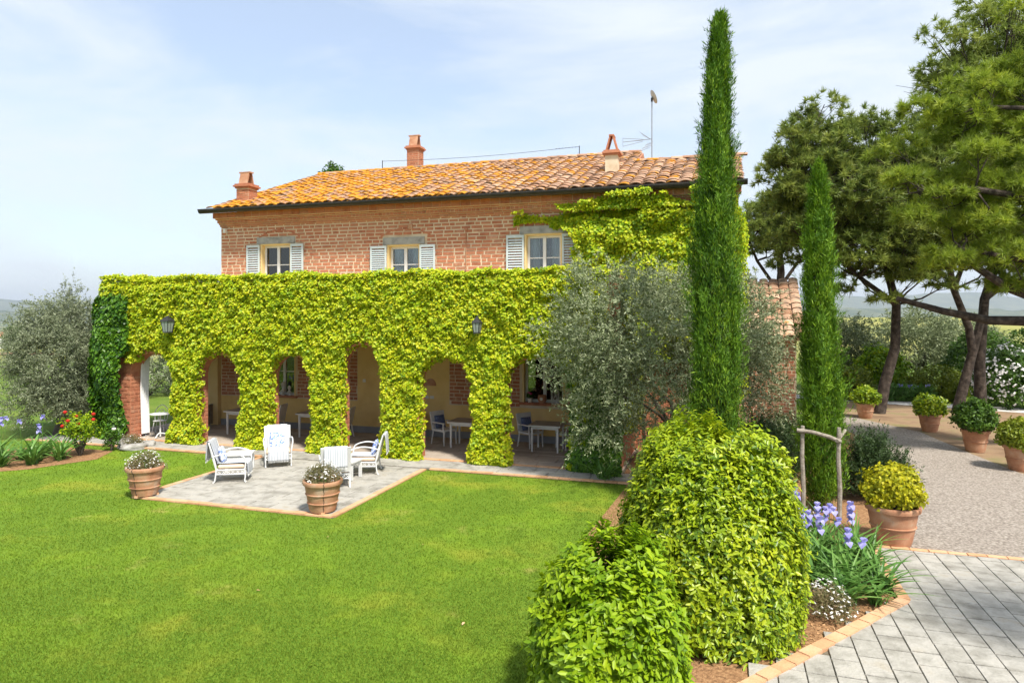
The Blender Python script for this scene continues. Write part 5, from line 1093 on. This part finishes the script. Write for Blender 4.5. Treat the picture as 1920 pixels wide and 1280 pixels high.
dining_table('white table half hidden behind the fourth ivy pillar', (-6.25, 21.75, FZ), ANG); dining_chair('white armchair below the light switch', (-5.35, 21.45, FZ), R(-95))
dining_table('white table half hidden behind the third ivy pillar', (-8.75, 22.3, FZ), ANG); dining_chair('white armchair below the window with the busts', (-7.75, 22.2, FZ), R(-95))
# bistro set
bt = empty('bistro_table', (-11.05, 21.45, FZ), 0, 'round white metal bistro table under the first arch', 'table')
t = MB(); t.lathe([(.01, .735), (.30, .735), (.31, .745), (.31, .755), (.01, .76)], 24); t.obj('table_top', M['white'], bt); t = MB(); t.tube([(0, 0, .03), (0, 0, .74)], [.025, .018], 8); t.obj('column', M['white'], bt)
for k in range(3): a = k*2.09+.4; t = MB(); t.tube(arc([(0, 0, .14), (.12*math.cos(a), .12*math.sin(a), .12), (.24*math.cos(a), .24*math.sin(a), .02)], 4), .02, 6); t.obj('foot', M['white'], bt)
bc = empty('bistro_chair', (-11.35, 22.0, FZ), R(10), 'white wire bistro chair with round back under the first arch', 'chair')
t = MB(); t.lathe([(.01, .44), (.19, .44), (.2, .455), (.01, .46)], 18); t.obj('seat', M['white'], bc); t = MB(); t.tube(arc([(-.18, .12, .45), (-.19, .2, .75), (0, .24, .93), (.19, .2, .75), (.18, .12, .45)], 8), .012, 6); t.tube(arc([(-.09, .15, .46), (-.1, .21, .68), (0, .225, .78), (.1, .21, .68), (.09, .15, .46)], 6), .009, 6); t.obj('backrest', M['white'], bc)
for x in (-1, 1):
    for y in (-1, 1): t = MB(); t.tube([(x*.13, y*.12, .45), (x*.19, y*.19, 0)], .011, 6); t.obj('leg', M['white'], bc)
# screen panel, curtain
sp = empty('wicker_screen', (-10.57, 23.15, FZ), R(88), 'dark woven low screen panel standing in the second arch', 'screen'); t = MB(); t.bb(0, 1.05, -.02, .02, .04, .70); t.obj('panel', M['wood'], sp); t = MB()
for x in (.0, 1.05): t.bb(x-.025, x+.025, -.028, .028, 0, .73)
t.bb(.0251, 1.0249, -.028, .028, .70, .73); t.obj('panel_frame', M['wood'], sp)
cu = hframe('white_curtain', label='white curtain gathered against the brick end pier', cat='curtain'); n = 26; vs = []
for k in range(n): x = -14.24+.035*(k % 2)+.012*math.sin(k); y = .62+.012*k; vs += [(x, y, .14), (x-.02, y-.03, 1.6), (x, y, 2.62)]
t = MB(); t.add(vs, [(3*k+j, 3*k+3+j, 3*k+4+j, 3*k+1+j) for k in range(n-1) for j in (0, 1)]); t.obj('cloth', M['cloth'], cu, smooth=True); t = MB(); t.tube([(-14.29, .5, 2.62), (-14.2, 1.1, 2.62)], .012, 6); t.obj('rod', M['iron'], cu)
# wall lanterns
def lantern(label, s, z, w):
    r = empty('wall_lantern', tuple(HW(s, -.12, z)), ANG, label, 'lantern', 'lanterns on the arcade'); h = w*1.25; tw, bw_ = w/2, w*.34; g = MB()
    g.add([(-bw_, -bw_, -h/2), (bw_, -bw_, -h/2), (bw_, bw_, -h/2), (-bw_, bw_, -h/2), (-tw, -tw, h/2), (tw, -tw, h/2), (tw, tw, h/2), (-tw, tw, h/2)], [(0, 1, 5, 4), (1, 2, 6, 5), (2, 3, 7, 6), (3, 0, 4, 7), (3, 2, 1, 0), (4, 5, 6, 7)]); g.obj('glass', M['frost'], r)
    f = MB()
    for x, y in ((-1, -1), (1, -1), (1, 1), (-1, 1)): f.tube([(x*bw_, y*bw_, -h/2), (x*tw, y*tw, h/2)], .012, 5)
    for x, y in ((0, -1), (1, 0), (-1, 0)): f.tube([(x*bw_, y*bw_, -h/2), (x*tw, y*tw, h/2)], .007, 5)
    f.bb(-bw_-.01, bw_+.01, -bw_-.01, bw_+.01, -h/2-.03, -h/2); f.obj('frame', M['iron'], r)
    c = MB(); c.lathe([(tw*1.65, h/2), (tw*1.6, h/2+.02), (tw*.7, h/2+.11), (.02, h/2+.16)], 4); me = c.mesh('cap'); me.transform(Matrix.Rotation(R(45), 4, 'Z')); ob('cap', me, M['iron'], r)
    b = MB(); b.tube(arc([(0, 0, h/2+.14), (0, .12, h/2+.20), (0, .38, h/2+.05)], 5), .012, 6); b.obj('bracket', M['iron'], r)
lantern('square iron wall lantern in the vine near the end pier', -12.5, 3.55, .25); lantern('square iron wall lantern in the vine above the fifth arch pillar', -2.68, 3.57, .19)
# on the window sills
def bust(label, s, sc):
    p = HW(s, WD-.0, 1.155); o = MB(); o.lathe([(.055*sc, 0), (.05*sc, .04*sc), (.028*sc, .06*sc), (.03*sc, .09*sc), (.085*sc, .12*sc), (.10*sc, .16*sc), (.075*sc, .2*sc), (.04*sc, .225*sc), (.038*sc, .26*sc), (.062*sc, .30*sc), (.075*sc, .36*sc), (.07*sc, .42*sc), (.045*sc, .465*sc), (.008*sc, .48*sc)], 16)
    o.box((0, -.072*sc, .345*sc), (.02*sc, .03*sc, .045*sc)); b = o.mesh('bust', True); q = ob('bust', b, M['petal'], None, tuple(p), ANG); tag(q, label, 'bust', 'white busts on the sill')
bust('larger white plaster bust on the loggia window sill', -11.05, .95); bust('smaller white plaster bust beside the larger one on the sill', -10.80, .72)
def sill(s): return tuple(HW(s, WD-.0, 1.245))
o = empty('flower_pot', sill(-2.28), 0, 'small white pot of pink flowers on the window sill', 'pot'); t = MB(); t.lathe([(.06, 0), (.085, .13), (.09, .14), (.07, .14)], 18); t.obj('body', M['petal'], o, smooth=True)
C, O, br, cc = crown((.10, .1, .10), 40, 8, .04, (.3, 1), -.5, .2, 3, .2); add_leaves('foliage', o, M['green'], C, O, rdir(len(C)), .045, .035, 'leaf'); C, O, br, cc = crown((.09, .09, .08), 14, 6, .025, (.6, 1), 0, .2, 3, .26); tag(add_leaves('blossom', o, M['pink'], C, O, rdir(len(C)), .035, .03, 'leaf'), kind='stuff')
o = empty('clay_pot', sill(-1.90), ANG, 'round terracotta pot with a white emblem on the window sill', 'pot'); t = MB(); t.lathe([(.09, 0), (.13, .08), (.135, .16), (.12, .22), (.125, .24), (.10, .24)], 22); t.obj('body', M['terra'], o, smooth=True); t = MB(); t.lathe([(.005, 0), (.05, .004), (.005, .012)], 10); me = t.mesh('emblem'); me.transform(Matrix.Rotation(R(90), 4, 'X')); ob('emblem', me, M['petal'], o, (0, -.128, .13))
o = empty('wire_lantern', sill(-1.5), ANG, 'white wire lantern on the window sill', 'lantern'); t = MB()
for k in range(6):
    a, b = k*math.pi/3, (k+1)*math.pi/3; p = lambda g, r_, z: (r_*math.cos(g), r_*math.sin(g), z)
    t.tube([p(a, .12, 0), p(a, .12, .34), p(a, .03, .48)], .008, 5); t.tube([p(a, .12, 0), p(b, .12, 0)], .008, 5); t.tube([p(a, .12, .34), p(b, .12, .34)], .008, 5); t.tube([p(a, .12, .02), p(b, .12, .33)], .006, 5)
t.obj('cage', M['white'], o)
# lit lamp inside the loggia window
lm = bpy.data.materials.new('lit_shade'); lm.use_nodes = True; bs = lm.node_tree.nodes['Principled BSDF']; bs.inputs['Base Color'].default_value = (.6, .25, .06, 1); bs.inputs['Emission Color'].default_value = (1, .28, .04, 1); bs.inputs['Emission Strength'].default_value = .55
o = empty('table_lamp', tuple(HW(-10.85, WD+.7, 1.0)), 0, 'lamp with glowing orange shade inside the window with the busts', 'lamp'); t = MB(); t.lathe([(.17, 1.05), (.14, 1.32), (.13, 1.32), (.16, 1.05)], 20); t.obj('shade', lm, o); t = MB(); t.lathe([(.1, 0), (.02, .04), (.02, 1.2), (.01, 1.25)], 12); t.obj('stand', M['iron'], o)
# ------------------------------------------------------------------ roof wire, aerial, dish
wr = hframe('roof_cable', label='thin aerial cable strung between two short posts on the roof ridge', cat='cable'); zr = roofz(RD)+.1
for s in (-10.6, -2.05): t = MB(); t.tube([(s, RD, zr-.15), (s, RD, zr+.33)], .018, 6); t.obj('post', M['iron'], wr)
t = MB(); t.tube([(-10.6+i*.45, RD, zr+.30-.10*math.sin(math.pi*i/19)) for i in range(20)], .008, 5); t.obj('wire', M['iron'], wr)
t = MB(); [t.lathe([(.004, -.02), (.022, 0), (.004, .02)], 6, (-2.2-i*.13, RD, zr+.29)) for i in range(7)]; tag(t.obj('insulators', M['iron'], wr), kind='stuff')
ma = empty('tv_aerial', tuple(HW(.97, WR, roofz(WR)-.1)), ANG, 'television aerial and dish on a thin mast above the roof', 'aerial')
t = MB(); t.tube([(0, 0, 0), (0, 0, 2.35)], .02, 7); t.obj('mast', M['alu'], ma)
def lat(pts, r_=.008): t.tube(pts, r_, 5)
t = MB(); lat([(0, 0, .86), (-.95, -.1, .80)], .012)
for dz in (.13, 0, -.15): lat([(-.30, -.03, .83+dz*.25), (-.98, -.1, .80+dz)])
lat([(-.98, -.1, .95), (-.98, -.1, .63)])
for i in range(5): lat([(-.40+i*.085, -.2, .40+i*.03), (-.14+i*.04, .12, .76+i*.01)], .006)
for i in range(3): lat([(-.40+i*.08, -.2+i*.1, .42+i*.12), (-.05+i*.04, -.2+i*.1, .52+i*.1)], .006)
for i in range(3): lat([(-.02, 0, .84), (-.42+i*.06, -.1, 1.12-i*.07)], .006)
t.obj('yagi', M['alu'], ma)
t = MB(); t.lathe([(.01, 0), (.12, .012), (.22, .05), (.225, .055), (.12, .022), (.01, .012)], 24); me = t.mesh('dish', True); me.transform(Matrix.Rotation(R(20), 4, 'Z') @ Matrix.Rotation(R(62), 4, 'Y')); d_ = ob('dish', me, M['dish'], ma, (.02, 0, 2.28)); d_.scale = (1, 1, 1.12)
t = MB(); t.box((0, -.02, 2.2), (.06, .07, .12)); t.obj('bracket', M['iron'], ma)
# ------------------------------------------------------------------ grass
def inpoly(x, y, poly):
    c = np.zeros(len(x), bool); j = len(poly)-1
    for i in range(len(poly)):
        xi, yi = poly[i]; xj, yj = poly[j]; c ^= ((yi > y) != (yj > y)) & (x < (xj-xi)*(y-yi)/(yj-yi+1e-12)+xi); j = i
    return c
n = 300000; Y = 1/rng.uniform(1/21., 1/5.6, n); X = rng.uniform(-.95, .45, n)*Y
rel = np.stack([X-BX, Y-BY], 1); s_ = rel @ np.array([U.x, U.y]); d_ = rel @ np.array([V.x, V.y])
lawn_poly = [(-24, -6), (1.6, -6), (1.4, 9), (2.2, 12), (2.7, 15.5), tuple(HW(1.55, -.8).xy), tuple(HW(-17, -.8).xy), (-24, 19)]
bed_poly = [(-15.5, 16.8), (-13.6, 16.6), (-12.2, 17.2), (-11.2, 18.4), (-11.4, 19.5), (-13.4, 20.2), (-15.5, 19.6)]
k = inpoly(X, Y, lawn_poly) & ~((s_ > -8.76) & (s_ < -3.74) & (d_ > -5.1)) & ~inpoly(X, Y, bed_poly); X, Y = X[k], Y[k]; n = len(X)
C = np.stack([X, Y, np.full(n, .002)], 1); a = rng.uniform(0, 6.28, n); T_ = norm(np.stack([np.cos(a)*.55, np.sin(a)*.55, np.ones(n)], 1)); N_ = norm(np.stack([rng.normal(size=n), rng.normal(size=n), .3*np.ones(n)], 1))
lb = leaf_mesh('grass', C, N_, T_, rng.uniform(.018, .042, n), np.maximum(.008, .0014*Y), 'needle'); tag(ob('grass', lb, M['blade']), 'short mown lawn grass in front of the loggia', 'grass', kind='stuff')
# a few dry leaves on the lawn
for i, (x, y) in enumerate(((-9.2, 11.0), (-5.4, 11.1), (-4.3, 11.2), (-3.2, 11.9), (-3.6, 9.6), (-6.9, 9.0), (-7.6, 7.6), (-.6, 8.6), (.3, 8.3), (-1.5, 11.5), (-2.2, 13.5))):
    o = ob('fallen_leaf', leaf_mesh('fallen_leaf', np.array([[0, 0, 0.]]), np.array([[.2, .1, 1.]]), np.array([[1., 0, 0]]), .06, .04, 'leaf'), M['terraedge'], None, (x, y, .035), random.random()*6); tag(o, 'dry tan leaf lying on the lawn', 'leaf', 'fallen leaves on the lawn')
# ------------------------------------------------------------------ air
hz = MB(); hz.bb(-27500, 27500, -60, 27000, -75, 760); hm_ = bpy.data.materials.new('haze'); hm_.use_nodes = True; t = hm_.node_tree; t.nodes.clear(); o_ = t.nodes.new('ShaderNodeOutputMaterial'); pv = t.nodes.new('ShaderNodeVolumePrincipled')
pv.inputs['Color'].default_value = (.80, .88, 1, 1); pv.inputs['Density'].default_value = .00005; pv.inputs['Anisotropy'].default_value = .2; t.links.new(pv.outputs[0], o_.inputs['Volume'])
h_ = hz.obj('haze', hm_); tag(h_, 'thin bluish air haze over the distant hills', 'haze', kind='stuff')
